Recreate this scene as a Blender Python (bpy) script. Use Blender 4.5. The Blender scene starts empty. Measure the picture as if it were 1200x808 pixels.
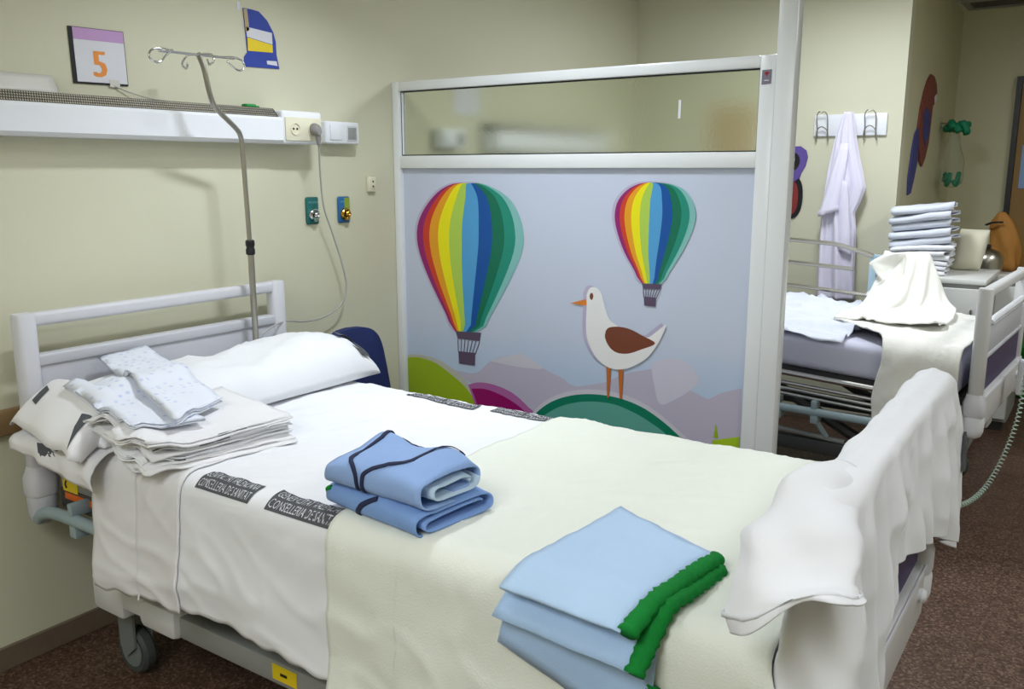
import bpy, bmesh, math, random
import numpy as np
from mathutils import Vector, Matrix, noise
from mathutils.geometry import tessellate_polygon
from mathutils.bvhtree import BVHTree
PI = math.pi
rnd = random.Random(7)
sc = bpy.context.scene
col = sc.collection
def lin(c):
    return tuple((x/255/12.92 if x/255 <= .04045 else ((x/255+.055)/1.055)**2.4) for x in c)

# ------------------------------------------------------------------ camera, world, lamps, exposure
cam = bpy.data.cameras.new('camera'); cam.sensor_width = 36; cam.lens = 30.9; cam.clip_start = .02
co = bpy.data.objects.new('camera', cam); col.objects.link(co)
co.location = (2.745, 0, 1.55); co.rotation_euler = (math.radians(90-11.25), 0, math.radians(34.3))
sc.camera = co
sc.view_settings.view_transform = 'Standard'; sc.view_settings.look = 'None'
sc.view_settings.gamma = 1; sc.view_settings.use_curve_mapping = False
sc.view_settings.exposure = 0.26
w = bpy.data.worlds.new('world'); sc.world = w; w.use_nodes = True
w.node_tree.nodes['Background'].inputs[0].default_value = (.9, .95, 1, 1)
w.node_tree.nodes['Background'].inputs[1].default_value = .05
LAMPS = [  # x, y, size x, size y, watts
    (0.97, 2.22, .10, .30, 12.6),
    (1.55, 4.35, .30, .60, 21),
    (1.90, -0.80, 1.20, 1.20, 27),
    (3.50, 4.50, .60, 1.20, 17),
    (3.80, 1.20, .60, 1.20, 14),  # added fill lamp: brightens the coat and the headboard wall
]
CEIL = 2.66
for i, (lx, ly, sx, sy, pw) in enumerate(LAMPS):
    L = bpy.data.lights.new('ceiling_lamp', 'AREA'); L.shape = 'RECTANGLE'; L.size = sx; L.size_y = sy
    L.spread = math.radians(140 if i == 0 else 180)     # the louvred lamp over the bed
    L.energy = pw; L.color = (.92, .985, 1.09)
    o = bpy.data.objects.new('ceiling_lamp', L); col.objects.link(o); o.location = (lx, ly, CEIL-.075)

# ------------------------------------------------------------------ materials
MATS = {}
def mat(name, c, rough=.5, metal=0., var=.04, vscale=8., bump=0., bscale=60., sheen=0., spec=.5, trans=0., ior=1.45, alpha=1., stretch=None):
    m = bpy.data.materials.new(name); m.use_nodes = True
    nt = m.node_tree; b = nt.nodes['Principled BSDF']
    c = lin(c)
    tc = nt.nodes.new('ShaderNodeTexCoord')
    src = tc.outputs['Object']
    if stretch:
        mp = nt.nodes.new('ShaderNodeMapping'); mp.inputs['Scale'].default_value = stretch
        nt.links.new(src, mp.inputs[0]); src = mp.outputs[0]
    n = nt.nodes.new('ShaderNodeTexNoise'); n.inputs['Scale'].default_value = vscale; n.inputs['Detail'].default_value = 4
    nt.links.new(src, n.inputs['Vector'])
    mx = nt.nodes.new('ShaderNodeMix'); mx.data_type = 'RGBA'
    mx.inputs[6].default_value = tuple(x*(1-var) for x in c)+(1,)
    mx.inputs[7].default_value = tuple(min(1, x*(1+var)) for x in c)+(1,)
    nt.links.new(n.outputs['Fac'], mx.inputs[0]); nt.links.new(mx.outputs[2], b.inputs['Base Color'])
    b.inputs['Roughness'].default_value = rough; b.inputs['Metallic'].default_value = metal
    b.inputs['Specular IOR Level'].default_value = spec
    b.inputs['Sheen Weight'].default_value = sheen
    b.inputs['Transmission Weight'].default_value = trans; b.inputs['IOR'].default_value = ior
    b.inputs['Alpha'].default_value = alpha
    if bump:
        n2 = nt.nodes.new('ShaderNodeTexNoise'); n2.inputs['Scale'].default_value = bscale; n2.inputs['Detail'].default_value = 3
        nt.links.new(src, n2.inputs['Vector'])
        bp = nt.nodes.new('ShaderNodeBump'); bp.inputs['Strength'].default_value = bump; bp.inputs['Distance'].default_value = .002
        nt.links.new(n2.outputs['Fac'], bp.inputs['Height']); nt.links.new(bp.outputs[0], b.inputs['Normal'])
    MATS[name] = m
    return m
mat('wall_paint', (212, 210, 184), .55, var=.03, vscale=2.5, bump=.12, bscale=90)
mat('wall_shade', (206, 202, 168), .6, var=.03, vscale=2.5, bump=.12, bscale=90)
mat('ceiling_paint', (225, 223, 205), .8, var=.02)
mat('baseboard', (112, 98, 82), .5, var=.1, vscale=30)
mat('grout', (104, 84, 70), .8)
mat('wood_rail', (150, 122, 84), .45, var=.12, vscale=6, stretch=(1, .1, 1))
mat('white_alu', (232, 235, 236), .25, var=.01, spec=.6)
mat('white_plastic', (236, 238, 242), .35, var=.015)
mat('cream_plastic', (226, 222, 196), .4, var=.02)
mat('grey_plastic', (196, 197, 203), .4, var=.02, bump=.05, bscale=300)
mat('light_grey_plastic', (212, 212, 217), .4, var=.02)
mat('bed_white', (212, 212, 210), .4, var=.02)
mat('bed_metal', (150, 152, 148), .4, metal=.0, var=.05)
mat('dark_metal', (72, 72, 70), .5, metal=.2, var=.1)
mat('blue_grey', (150, 168, 172), .4, var=.03)
mat('pale_blue', (172, 198, 212), .4, var=.03)
mat('purple_panel', (58, 44, 92), .4, var=.08, vscale=20)
mat('black', (22, 22, 24), .5)
mat('tyre', (70, 74, 72), .6, var=.05)
mat('wheel_grey', (120, 126, 124), .45, var=.05)
mat('steel', (178, 174, 164), .3, metal=1., var=.06, vscale=20)
mat('chrome', (220, 220, 220), .12, metal=1.)
mat('brass', (206, 160, 70), .25, metal=1.)
mat('cotton', (234, 235, 238), .9, var=.015, vscale=5, bump=.1, bscale=500, sheen=.15, spec=.2)
mat('cotton_warm', (231, 230, 231), .9, var=.015, vscale=5, bump=.1, bscale=500, sheen=.15, spec=.2)
mat('cotton_grey', (224, 225, 228), .9, var=.03, vscale=9, bump=.12, bscale=400, sheen=.15, spec=.2)
mat('coverlet', (231, 234, 222), .92, var=.02, vscale=6, bump=.5, bscale=260, sheen=.15, spec=.2)
mat('blanket', (239, 238, 229), .92, var=.02, vscale=6, bump=.5, bscale=200, sheen=.2, spec=.2)
mat('gown_cool_light', (228, 224, 240), .9, var=.02, bump=.3, bscale=300, sheen=.15, spec=.2)  # white cloth, lavender cast of the cool light put into its colour
mat('blue_sheet', (220, 224, 234), .9, var=.04, bump=.3, bscale=300, sheen=.1, spec=.2)
mat('mattress_grey', (204, 204, 220), .8, var=.03, bump=.2, bscale=200)
mat('scrub_blue', (146, 175, 222), .85, var=.04, vscale=12, bump=.4, bscale=350, sheen=.1, spec=.2)
mat('scrub_blue_deep', (126, 160, 213), .85, var=.05, vscale=12, bump=.4, bscale=350, sheen=.1, spec=.2)
mat('scrub_pale', (186, 208, 226), .85, var=.04, vscale=12, bump=.4, bscale=350, spec=.2)
mat('trouser_blue', (180, 206, 234), .85, var=.025, vscale=10, bump=.4, bscale=350, sheen=.1, spec=.2)
mat('trouser_blue_2', (170, 198, 230), .85, var=.025, vscale=10, bump=.4, bscale=350, sheen=.1, spec=.2)
mat('rib_green', (22, 128, 52), .85, var=.1, vscale=40, bump=.6, bscale=200, spec=.2)
mat('navy_trim', (34, 42, 72), .85, var=.1, vscale=40)
mat('navy_fabric', (24, 38, 88), .8, var=.08, vscale=30, bump=.3, bscale=300)
mat('print_dark', (86, 88, 92), .85, var=.18, vscale=60, spec=.2)
mat('print_text', (206, 207, 210), .85, var=.05, vscale=60, spec=.2)
mat('yellow', (236, 208, 30), .5)
mat('orange', (232, 112, 30), .5)
mat('red', (170, 40, 42), .5)
mat('green_plastic', (40, 150, 70), .4, var=.06)
mat('bin_green', (30, 150, 45), .45, var=.08)
mat('teal_label', (28, 104, 100), .4)
mat('blue_label', (40, 104, 160), .4)
mat('lime_label', (140, 164, 60), .4)
mat('label_text', (120, 190, 190), .5)
mat('paper_white', (222, 222, 228), .7, var=.02)
mat('paper_lilac', (198, 158, 206), .7)
mat('five_orange', (236, 150, 72), .7)
mat('tape', (214, 212, 204), .35, var=.05)
mat('cutout_blue', (42, 66, 160), .5, var=.12, vscale=30)
mat('cutout_purple', (96, 76, 150), .6, var=.1, vscale=20)
mat('cutout_red', (132, 44, 42), .6, var=.15, vscale=20)
mat('cutout_red2', (128, 66, 56), .6, var=.2, vscale=18)
mat('cutout_indigo', (66, 70, 132), .6, var=.15, vscale=18)
mat('cutout_yellow', (220, 220, 90), .6)
mat('cutout_tan', (190, 168, 130), .6, var=.2, vscale=6)
mat('sticker_grey', (126, 120, 138), .45, var=.05)
mat('sticker_red', (150, 26, 34), .5)
mat('cabinet_white', (220, 221, 216), .4, var=.03)
mat('cabinet_grey', (150, 152, 150), .4, var=.05)
mat('tan_cloth', (160, 110, 46), .75, var=.2, vscale=10, bump=.5, bscale=50)
mat('beige_cloth', (218, 214, 192), .85, var=.04, bump=.3, bscale=200)
mat('glove_green', (16, 132, 92), .6, var=.12, vscale=30, bump=.4, bscale=80)
mat('door_frame', (40, 38, 38), .4)
mat('door_panel', (146, 112, 58), .5, var=.15, vscale=4)
mat('poster_blue', (140, 168, 210), .5)
mat('poster_tan', (176, 150, 90), .5, var=.2, vscale=12)
mat('vent', (150, 148, 138), .5)
mat('vent_dark', (74, 72, 66), .6)
mat('cord_green', (186, 206, 192), .45)
mat('cable_grey', (170, 170, 166), .5)
mat('plug_grey', (136, 134, 132), .5)
# frosted glass, clear plastic, lamp diffuser, terrazzo, dotted cotton, mural sky, metal grille
m = mat('frosted_glass', (236, 240, 226), .2, trans=1., ior=1.3, var=.0, bump=.25, bscale=130)
m = mat('clear_plastic', (225, 235, 230), .12, trans=.9, ior=1.05, alpha=.45, bump=.5, bscale=40)
m = mat('lamp_diffuser', (240, 240, 240), .6)
m.node_tree.nodes['Principled BSDF'].inputs['Emission Color'].default_value = (1, .98, .95, 1)
m.node_tree.nodes['Principled BSDF'].inputs['Emission Strength'].default_value = 3
def nodes(m): return m.node_tree, m.node_tree.nodes['Principled BSDF']
m = mat('terrazzo', (78, 54, 42), .45, var=.1, vscale=3, spec=.35)
nt, b = nodes(m)
tc = nt.nodes.new('ShaderNodeTexCoord')
vo = nt.nodes.new('ShaderNodeTexVoronoi'); vo.inputs['Scale'].default_value = 150
n3 = nt.nodes.new('ShaderNodeTexNoise'); n3.inputs['Scale'].default_value = 1.3
cr = nt.nodes.new('ShaderNodeValToRGB')
cr.color_ramp.elements[0].color = lin((58, 40, 32))+(1,); cr.color_ramp.elements[1].color = lin((128, 104, 88))+(1,)
e = cr.color_ramp.elements.new(.45); e.color = lin((84, 62, 50))+(1,)
e = cr.color_ramp.elements.new(.75); e.color = lin((98, 76, 62))+(1,)
nt.links.new(tc.outputs['Object'], vo.inputs['Vector'])
sx = nt.nodes.new('ShaderNodeSeparateColor'); nt.links.new(vo.outputs['Color'], sx.inputs[0])
nt.links.new(sx.outputs[0], cr.inputs[0]); nt.links.new(cr.outputs[0], b.inputs['Base Color'])
m = mat('dotted_cotton', (226, 230, 240), .9, bump=.35, bscale=400, spec=.2)
nt, b = nodes(m)
tc = nt.nodes.new('ShaderNodeTexCoord')
vo = nt.nodes.new('ShaderNodeTexVoronoi'); vo.inputs['Scale'].default_value = 34; vo.inputs['Randomness'].default_value = .5
cr = nt.nodes.new('ShaderNodeValToRGB'); cr.color_ramp.interpolation = 'EASE'
cr.color_ramp.elements[0].position = .12; cr.color_ramp.elements[0].color = lin((200, 210, 234))+(1,)
cr.color_ramp.elements[1].position = .3; cr.color_ramp.elements[1].color = lin((228, 232, 242))+(1,)
nt.links.new(tc.outputs['Object'], vo.inputs['Vector']); nt.links.new(vo.outputs['Distance'], cr.inputs[0])
nt.links.new(cr.outputs[0], b.inputs['Base Color'])
m = mat('mural_sky', (176, 184, 206), .35)
nt, b = nodes(m)
tc = nt.nodes.new('ShaderNodeTexCoord'); sp = nt.nodes.new('ShaderNodeSeparateXYZ')
n3 = nt.nodes.new('ShaderNodeTexNoise'); n3.inputs['Scale'].default_value = 2.2
ad = nt.nodes.new('ShaderNodeMath'); ad.operation = 'MULTIPLY_ADD'; ad.inputs[1].default_value = .25
cr = nt.nodes.new('ShaderNodeValToRGB')
cr.color_ramp.elements[0].position = .25; cr.color_ramp.elements[0].color = lin((204, 210, 224))+(1,)
cr.color_ramp.elements[1].position = 1.1; cr.color_ramp.elements[1].color = lin((200, 208, 226))+(1,)
e = cr.color_ramp.elements.new(.55); e.color = lin((172, 200, 224))+(1,)
e = cr.color_ramp.elements.new(.9); e.color = lin((192, 206, 228))+(1,)
nt.links.new(tc.outputs['Object'], sp.inputs[0]); nt.links.new(tc.outputs['Object'], n3.inputs['Vector'])
nt.links.new(n3.outputs['Fac'], ad.inputs[0]); nt.links.new(sp.outputs[2], ad.inputs[2])
nt.links.new(ad.outputs[0], cr.inputs[0]); nt.links.new(cr.outputs[0], b.inputs['Base Color'])
for nm, c in dict(purple=(150, 34, 110), red=(206, 62, 40), orange=(232, 160, 34), yellow=(240, 230, 20), lime=(176, 208, 84), blue=(82, 160, 212), dblue=(14, 82, 160), dgreen=(10, 112, 84), green=(30, 142, 120), pteal=(130, 190, 186),
                  halo=(188, 180, 206), burner=(92, 76, 100), bird=(238, 238, 236), beak=(222, 130, 40), wing=(122, 66, 44), leg=(190, 110, 50), teal1=(14, 122, 92), teal2=(96, 166, 152), lime2=(168, 200, 40), lime1=(154, 182, 24), lime_o=(190, 190, 176), mag1=(176, 100, 160), mag2=(150, 10, 100), mist=(190, 184, 202), mist2=(206, 204, 214), cloud=(206, 204, 220)).items():
    mat('ink_'+nm, c, .35, var=.02)

# ------------------------------------------------------------------ helpers
class B:
    def __init__(s): s.bm = bmesh.new()
    def box(s, x0, x1, y0, y1, z0, z1, bev=0., seg=2):
        r = bmesh.ops.create_cube(s.bm, size=1)
        for v in r['verts']:
            v.co = Vector(((x0+x1)/2+v.co.x*(x1-x0), (y0+y1)/2+v.co.y*(y1-y0), (z0+z1)/2+v.co.z*(z1-z0)))
        if bev:
            bmesh.ops.bevel(s.bm, geom=list({e for v in r['verts'] for e in v.link_edges}), offset=bev, segments=seg, profile=.5, affect='EDGES')
        return s
    def rings(s, R, closed=True, cap=True):
        vs = [[s.bm.verts.new(p) for p in r] for r in R]
        n = len(vs[0])
        for i in range(len(vs)-1):
            for j in range(n if closed else n-1):
                k = (j+1) % n
                s.bm.faces.new((vs[i][j], vs[i][k], vs[i+1][k], vs[i+1][j]))
        if cap and closed:
            s.bm.faces.new(list(reversed(vs[0]))); s.bm.faces.new(vs[-1])
        return s
    def tube(s, pts, r, n=10, cap=True, ry=None):
        pts = [Vector(p) for p in pts]; R = []
        up = Vector((0, 0, 1)); t0 = (pts[1]-pts[0]).normalized()
        if abs(t0.dot(up)) > .9: up = Vector((1, 0, 0))
        a = t0.cross(up).normalized()
        for i, p in enumerate(pts):
            t = (pts[min(i+1, len(pts)-1)]-pts[max(i-1, 0)]).normalized()
            a = (a-t*a.dot(t)).normalized(); b_ = t.cross(a)
            rr = r[i] if isinstance(r, (list, tuple)) else r
            r2 = rr if ry is None else ry
            R.append([p+a*rr*math.cos(2*PI*k/n)+b_*r2*math.sin(2*PI*k/n) for k in range(n)])
        return s.rings(R, True, cap)
    def grid(s, f, nu, nv):
        vs = [[s.bm.verts.new(f(i/nu, j/nv)) for j in range(nv+1)] for i in range(nu+1)]
        for i in range(nu):
            for j in range(nv):
                s.bm.faces.new((vs[i][j], vs[i+1][j], vs[i+1][j+1], vs[i][j+1]))
        return s
    def prism(s, pts, d):
        d = Vector(d)
        a = [s.bm.verts.new(p) for p in pts]; b_ = [s.bm.verts.new(Vector(p)+d) for p in pts]
        n = len(a); s.bm.faces.new(a); s.bm.faces.new(list(reversed(b_)))
        for i in range(n): s.bm.faces.new((a[i], b_[i], b_[(i+1) % n], a[(i+1) % n]))
        return s
    def ball(s, c, rx, ry, rz, n=16):
        r = bmesh.ops.create_uvsphere(s.bm, u_segments=n, v_segments=max(6, n//2), radius=1)
        for v in r['verts']: v.co = Vector((c[0]+v.co.x*rx, c[1]+v.co.y*ry, c[2]+v.co.z*rz))
        return s
    def lathe(s, c, prof, n=20, axis='z'):
        R = []
        for r, h in prof:
            ring = []
            for k in range(n):
                a = 2*PI*k/n; p, q = max(r, 1e-4)*math.cos(a), max(r, 1e-4)*math.sin(a)
                ring.append(Vector(c)+Vector((p, q, h) if axis == 'z' else ((h, p, q) if axis == 'x' else (q, h, p))))
            R.append(ring)
        return s.rings(R)
def smooth_path(pts, n=8):
    P = [Vector(p) for p in pts]; P = [P[0]*2-P[1]]+P+[P[-1]*2-P[-2]]; out = []
    for i in range(1, len(P)-2):
        for k in range(n):
            t = k/n
            out.append(.5*((2*P[i])+(P[i+1]-P[i-1])*t+(2*P[i-1]-5*P[i]+4*P[i+1]-P[i+2])*t*t+(3*P[i]-P[i-1]-3*P[i+1]+P[i+2])*t**3))
    out.append(P[-2]); return out
def thing(name, label, cat, base, group=None, kind=None):
    o = bpy.data.objects.new(name, None); o.empty_display_size = .1; col.objects.link(o); o.location = base
    if label: o['label'] = label; o['category'] = cat
    if group: o['group'] = group
    if kind: o['kind'] = kind
    return o
def root_of(o):
    while o.parent: o = o.parent
    return o
def finish(name, b, m, off, smooth, solid, sub, dec=0):
    bm = b.bm
    bmesh.ops.recalc_face_normals(bm, faces=bm.faces[:])
    for v in bm.verts: v.co -= off
    me = bpy.data.meshes.new(name); bm.to_mesh(me); bm.free()
    me.materials.append(MATS[m])
    if smooth:
        for p in me.polygons: p.use_smooth = True
        if smooth == 'auto': me.set_sharp_from_angle(angle=math.radians(38))
    o = bpy.data.objects.new(name, me); col.objects.link(o)
    if sub:
        md = o.modifiers.new('sub', 'SUBSURF'); md.levels = md.render_levels = sub
    if solid:
        md = o.modifiers.new('solid', 'SOLIDIFY'); md.thickness = abs(solid); md.offset = 0 if solid > 0 else -1
    return o
def part(name, b, m, parent, smooth='auto', solid=0, sub=0, label=None):
    off = root_of(parent).matrix_basis.translation.copy() if parent else Vector()
    o = finish(name, b, m, off, smooth, solid, sub); o.parent = parent
    if label: o['label'] = label
    return o
def solo(name, b, m, label=None, cat=None, group=None, kind=None, smooth='auto', solid=0, sub=0):
    xs = [v.co.x for v in b.bm.verts]; ys = [v.co.y for v in b.bm.verts]; zs = [v.co.z for v in b.bm.verts]
    c = Vector(((min(xs)+max(xs))/2, (min(ys)+max(ys))/2, min(zs)))
    o = finish(name, b, m, c, smooth, solid, sub); o.location = c
    if label: o['label'] = label
    if cat: o['category'] = cat
    if group: o['group'] = group
    if kind: o['kind'] = kind
    return o
def text_bm(txt, f, size=1., depth=0.):
    """flat lettering: mesh of the word, each vertex sent through f(x, y) -> point"""
    cu = bpy.data.curves.new('t', 'FONT'); cu.body = txt; cu.size = size; cu.resolution_u = 2; cu.align_x = 'LEFT'
    o = bpy.data.objects.new('t', cu); col.objects.link(o)
    dg = bpy.context.evaluated_depsgraph_get(); me = bpy.data.meshes.new_from_object(o.evaluated_get(dg))
    bpy.data.objects.remove(o)
    b = B(); b.bm.from_mesh(me); bpy.data.meshes.remove(me)
    for v in b.bm.verts: v.co = f(v.co.x, v.co.y)
    return b
def text_width(txt, size=1.):
    b = text_bm(txt, lambda x, y: Vector((x, y, 0)), size); w_ = max(v.co.x for v in b.bm.verts); b.bm.free(); return w_
def nz(x, y, z=0., s=1.): return noise.noise(Vector((x*s, y*s, z*s)))
def fbm(x, y, z, s): return noise.fractal(Vector((x*s, y*s, z*s)), 1., 2., 4)
def ridge(x, y, z, s): return 1-abs(noise.noise(Vector((x*s, y*s, z*s))))*2
def sstep(a, b_, x):
    t = min(1, max(0, (x-a)/(b_-a))); return t*t*(3-2*t)
def interp(x, xs, ys): return float(np.interp(x, xs, ys))

def pbd(P0, rest, pins, collide, steps=160, iters=8, damp=.985, stiff_bend=.3, g=9.8, dt=1/90., pin_f=None):
    """small position based cloth solver on an n x m grid"""
    n, m_ = P0.shape[:2]; P = P0.reshape(-1, 3).astype(float).copy(); V = np.zeros_like(P); Rr = rest.reshape(-1, 3)
    w_ = np.ones(len(P)); w_[pins] = 0
    idx = np.arange(n*m_).reshape(n, m_); C = []
    for di, dj, k in ((1, 0, 1), (0, 1, 1), (1, 1, .6), (1, -1, .6), (2, 0, stiff_bend), (0, 2, stiff_bend)):
        for par in range(2):
            if di:
                ii = [i for i in range(n-di) if (i//di) % 2 == par]
                jj = range(m_-dj) if dj >= 0 else range(1, m_)
                A = idx[np.ix_(ii, list(jj))].ravel(); Bx = idx[np.ix_([i+di for i in ii], [j+dj for j in jj])].ravel()
            else:
                jj = [j for j in range(m_-dj) if (j//dj) % 2 == par]
                A = idx[:, jj].ravel(); Bx = idx[:, [j+dj for j in jj]].ravel()
            if len(A) == 0: continue
            L = np.linalg.norm(Rr[A]-Rr[Bx], axis=1); ws = w_[A]+w_[Bx]; ok = ws > 0
            A, Bx, L, ws = A[ok], Bx[ok], L[ok], ws[ok]
            C.append((A, Bx, L, (w_[A]/ws*k)[:, None], (w_[Bx]/ws*k)[:, None]))
    for st in range(steps):
        V[:, 2] -= g*dt; V *= damp; V[w_ == 0] = 0
        Q = P+V*dt
        for it in range(iters):
            for A, Bx, L, wa, wb in C:
                d = Q[Bx]-Q[A]; l = np.linalg.norm(d, axis=1)+1e-9
                c = d*((l-L)/l)[:, None]
                Q[A] += c*wa; Q[Bx] -= c*wb
            if it % 2: Q = collide(Q, P)
        Q = collide(Q, P)
        V = (Q-P)/dt; P = Q
    return P.reshape(n, m_, 3)
def box_push(Q, P, lo, hi, r, fr=.6):
    lo = np.array(lo)+r; hi = np.array(hi)-r; c = np.clip(Q, lo, hi); d = Q-c; l = np.linalg.norm(d, axis=1)
    ins = l < r
    if ins.any():
        deep = ins & (l < 1e-7)
        out = Q.copy(); k = ins & ~deep
        out[k] = c[k]+d[k]/l[k][:, None]*r
        if deep.any():
            q = Q[deep]; dl = q-lo; dh = hi-q; al = np.concatenate([dl, dh], 1); a = al.argmin(1)
            for t in range(6):
                mk = a == t; ax = t % 3
                if mk.any():
                    qq = q[mk]; qq[:, ax] = (lo[ax]-r) if t < 3 else (hi[ax]+r); q[mk] = qq
            out[deep] = q
        mv = out[ins]-P[ins]; nrm = out[ins]-Q[ins]; nl = np.linalg.norm(nrm, axis=1)[:, None]+1e-9; nn = nrm/nl
        tang = mv-nn*(mv*nn).sum(1)[:, None]
        out[ins] -= tang*fr
        return out
    return Q
def grid_np(G):
    b = B(); n, m_ = G.shape[:2]
    vs = [[b.bm.verts.new(G[i, j]) for j in range(m_)] for i in range(n)]
    for i in range(n-1):
        for j in range(m_-1): b.bm.faces.new((vs[i][j], vs[i+1][j], vs[i+1][j+1], vs[i][j+1]))
    return b
def folded(mapf, w_, d, layers, t, seed, nu=9, nv=14, jit=.012, puff=.01, crumple=.004):
    """cloth folded back and forth: the profile snakes along u, and runs along v; mapf(u, v, z) -> point"""
    prof = []; r = random.Random(seed)
    ends = [(r.uniform(-jit, jit), r.uniform(-jit, jit)) for _ in range(layers)]
    for i in range(layers):
        a, c = -w_/2+ends[i][0], w_/2+ends[i][1]
        us = [a+(c-a)*k/nu for k in range(nu+1)]
        if i % 2: us.reverse()
        for u in us: prof.append((u, t*(i+.5), i))
        if i < layers-1:
            u0 = us[-1]; sg = 1 if i % 2 == 0 else -1
            for k in (1, 2, 3):
                a_ = PI*k/4; prof.append((u0+sg*t*.55*math.sin(a_), t*(i+1)-t*.5*math.cos(a_), i+k/4))
    b = B()
    def f(i, j):
        u, z, l = prof[i]; v = (j/nv-.5)*d
        lv = v+.5*jit*(nz(l*1.7, seed, 0, 1.)+nz(u*6, l, seed))*2*abs(2*j/nv-1)
        e = (1-(2*u/w_)**4)*(1-(2*j/nv-1)**4)
        zz = z+max(0, e)*puff*(l+1)/layers+crumple*(l+1)/layers*fbm(u, v, seed+l*.15, 11.)*2
        return mapf(u+crumple*1.5*nz(u*9, v*9, l+seed), lv, zz)
    vs = [[b.bm.verts.new(f(i, j)) for j in range(nv+1)] for i in range(len(prof))]
    for i in range(len(prof)-1):
        for j in range(nv): b.bm.faces.new((vs[i][j], vs[i+1][j], vs[i+1][j+1], vs[i][j+1]))
    return b
def rolled(mapf, w_, d, turns, t, seed, s0=0., nv=16, per=36, jit=.010, puff=.012, crumple=.004, ext=0.):
    """cloth rolled flat: the profile is a flattened spiral in u-z, running along v"""
    b = B(); rows = []; H = t*turns
    N = int((turns-s0)*per)
    def pt(s, v):
        a = 2*PI*s-PI/2
        hu = w_/2-(turns-s)*t*1.6-.002; hz = t*s*.96+.002
        ca, sa = math.cos(a), math.sin(a)
        u = hu*math.copysign(abs(ca)**.35, ca); z = H+hz*math.copysign(abs(sa)**.75, sa)
        e = abs(v)*2/d
        vv = v*(1+.10*nz(s*1.3, seed, 4.)*min(1, e)**4)
        h = z/(2*H)
        zz = z+h*(puff*(1-e**3)*(1-(2*u/w_)**4)+crumple*2*fbm(u, v, seed+s*.1, 10.))
        return mapf(u+crumple*nz(u*8, v*8, seed+s), vv+jit*.5*nz(u*6, s, seed), zz)
    for i in range(N+1):
        s = s0+(turns-s0)*i/N
        rows.append([pt(s, (j/nv-.5)*(d+ext)) for j in range(nv+1)])
    b.rings(rows, False, False); b.pt = pt
    return b
def strip_on(pt, path, w_, lift, n=8):
    """ribbon along a path of (s, v) on a rolled cloth"""
    P = smooth_path([(s*.3, v, 0) for s, v in path], n); R = []
    for i, p in enumerate(P):
        t = (P[min(i+1, len(P)-1)]-P[max(i-1, 0)]).normalized(); row = []
        s, v = p.x/.3, p.y; c = pt(s, v)
        ds = (pt(s+.01, v)-pt(s-.01, v)).normalized(); dv = (pt(s, v+.003)-pt(s, v-.003)).normalized()
        nr = ds.cross(dv).normalized(); a = pt(s+.03, v)-pt(s-.03, v)
        q = Vector((0, 0, 0)); nx_ = P[min(i+1, len(P)-1)]; pv = P[max(i-1, 0)]
        tg = (pt(nx_.x/.3, nx_.y)-pt(pv.x/.3, pv.y)).normalized(); sd = nr.cross(tg).normalized()
        for k in (-1, -.3, .3, 1): row.append((c+sd*k*w_/2, nr))
        R.append(row)
    cen = sum((r_[0][0] for r_ in R), Vector())/len(R)
    return R
def crinkle(G, amp, s, seed, row=None):
    du = np.gradient(G, axis=0); dv = np.gradient(G, axis=1); n = np.cross(du, dv); n /= np.linalg.norm(n, axis=2)[..., None]+1e-9
    for i in range(G.shape[0]):
        for j in range(G.shape[1]):
            x, y, z = G[i, j]
            k = max(0, ridge(x*1.1+z*.7, y-z*.4, seed, s))**2*.8+.5*fbm(x+z, y, seed, s*.7)-.1
            G[i, j] += n[i, j]*amp*k*(1 if row is None else .25+.75*min(1, abs(i-row)/14))
    return G
def bvh_of(objs):
    dg = bpy.context.evaluated_depsgraph_get(); dg.update(); T = []
    for o in objs:
        e = o.evaluated_get(dg); me = e.to_mesh(); me.transform(o.matrix_world)
        T.append(BVHTree.FromPolygons([v.co.copy() for v in me.vertices], [list(p.vertices) for p in me.polygons])); e.to_mesh_clear()
    def down(x, y, z=3.):
        best = None
        for t in T:
            h = t.ray_cast(Vector((x, y, z)), Vector((0, 0, -1)))
            if h[0] is not None and (best is None or h[0].z > best): best = h[0].z
        return best
    return down
def ribbon(pts, w_, down, lift=.002, n=6):
    P = smooth_path([(x, y, 0) for x, y in pts], n); b = B(); R = []
    for i, p in enumerate(P):
        t = (P[min(i+1, len(P)-1)]-P[max(i-1, 0)]).normalized(); s = Vector((-t.y, t.x, 0))*w_/2
        row = []
        for k in (-1, -.33, .33, 1):
            q = p+s*k; z = down(q.x, q.y); row.append(Vector((q.x, q.y, (z if z is not None else .8)+lift)))
        R.append(row)
    return b.rings(R, closed=False, cap=False)

# ------------------------------------------------------------------ the setting
def struct(name, b, m, parent=None): return solo(name, b, m, kind='structure')
fl = struct('floor', B().box(0, 5, -1.6, 7.3, -.06, -.0012), 'grout')
tile_me = None
for i in range(13):
    for j in range(23):
        x0, x1 = max(0, .1+.4*(i-1))+.0006, min(5, .1+.4*i)-.0006
        y0, y1 = max(-1.6, -1.78+.4*j)+.0006, min(7.3, -1.38+.4*j)-.0006
        if x1-x0 < .02 or y1-y0 < .02: continue
        full = abs(x1-x0-.3988) < 1e-4 and abs(y1-y0-.3988) < 1e-4
        if full and tile_me:
            o = bpy.data.objects.new('floor_tile', tile_me); col.objects.link(o)
        else:
            hx, hy = (x1-x0)/2, (y1-y0)/2
            o = finish('floor_tile', B().box(-hx, hx, -hy, hy, -.004, 0, .0004, 1), 'terrazzo', Vector(), 0, 0, 0)
            if full: tile_me = o.data
        o.parent = fl; o.location = Vector(((x0+x1)/2, (y0+y1)/2, 0))-fl.location
struct('wall_left', B().box(-.1, 0, -1.7, 5.6, 0, CEIL), 'wall_paint')
struct('wall_back', B().box(0, 1.68, 5.5, 5.6, 0, CEIL), 'wall_paint')
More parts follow.
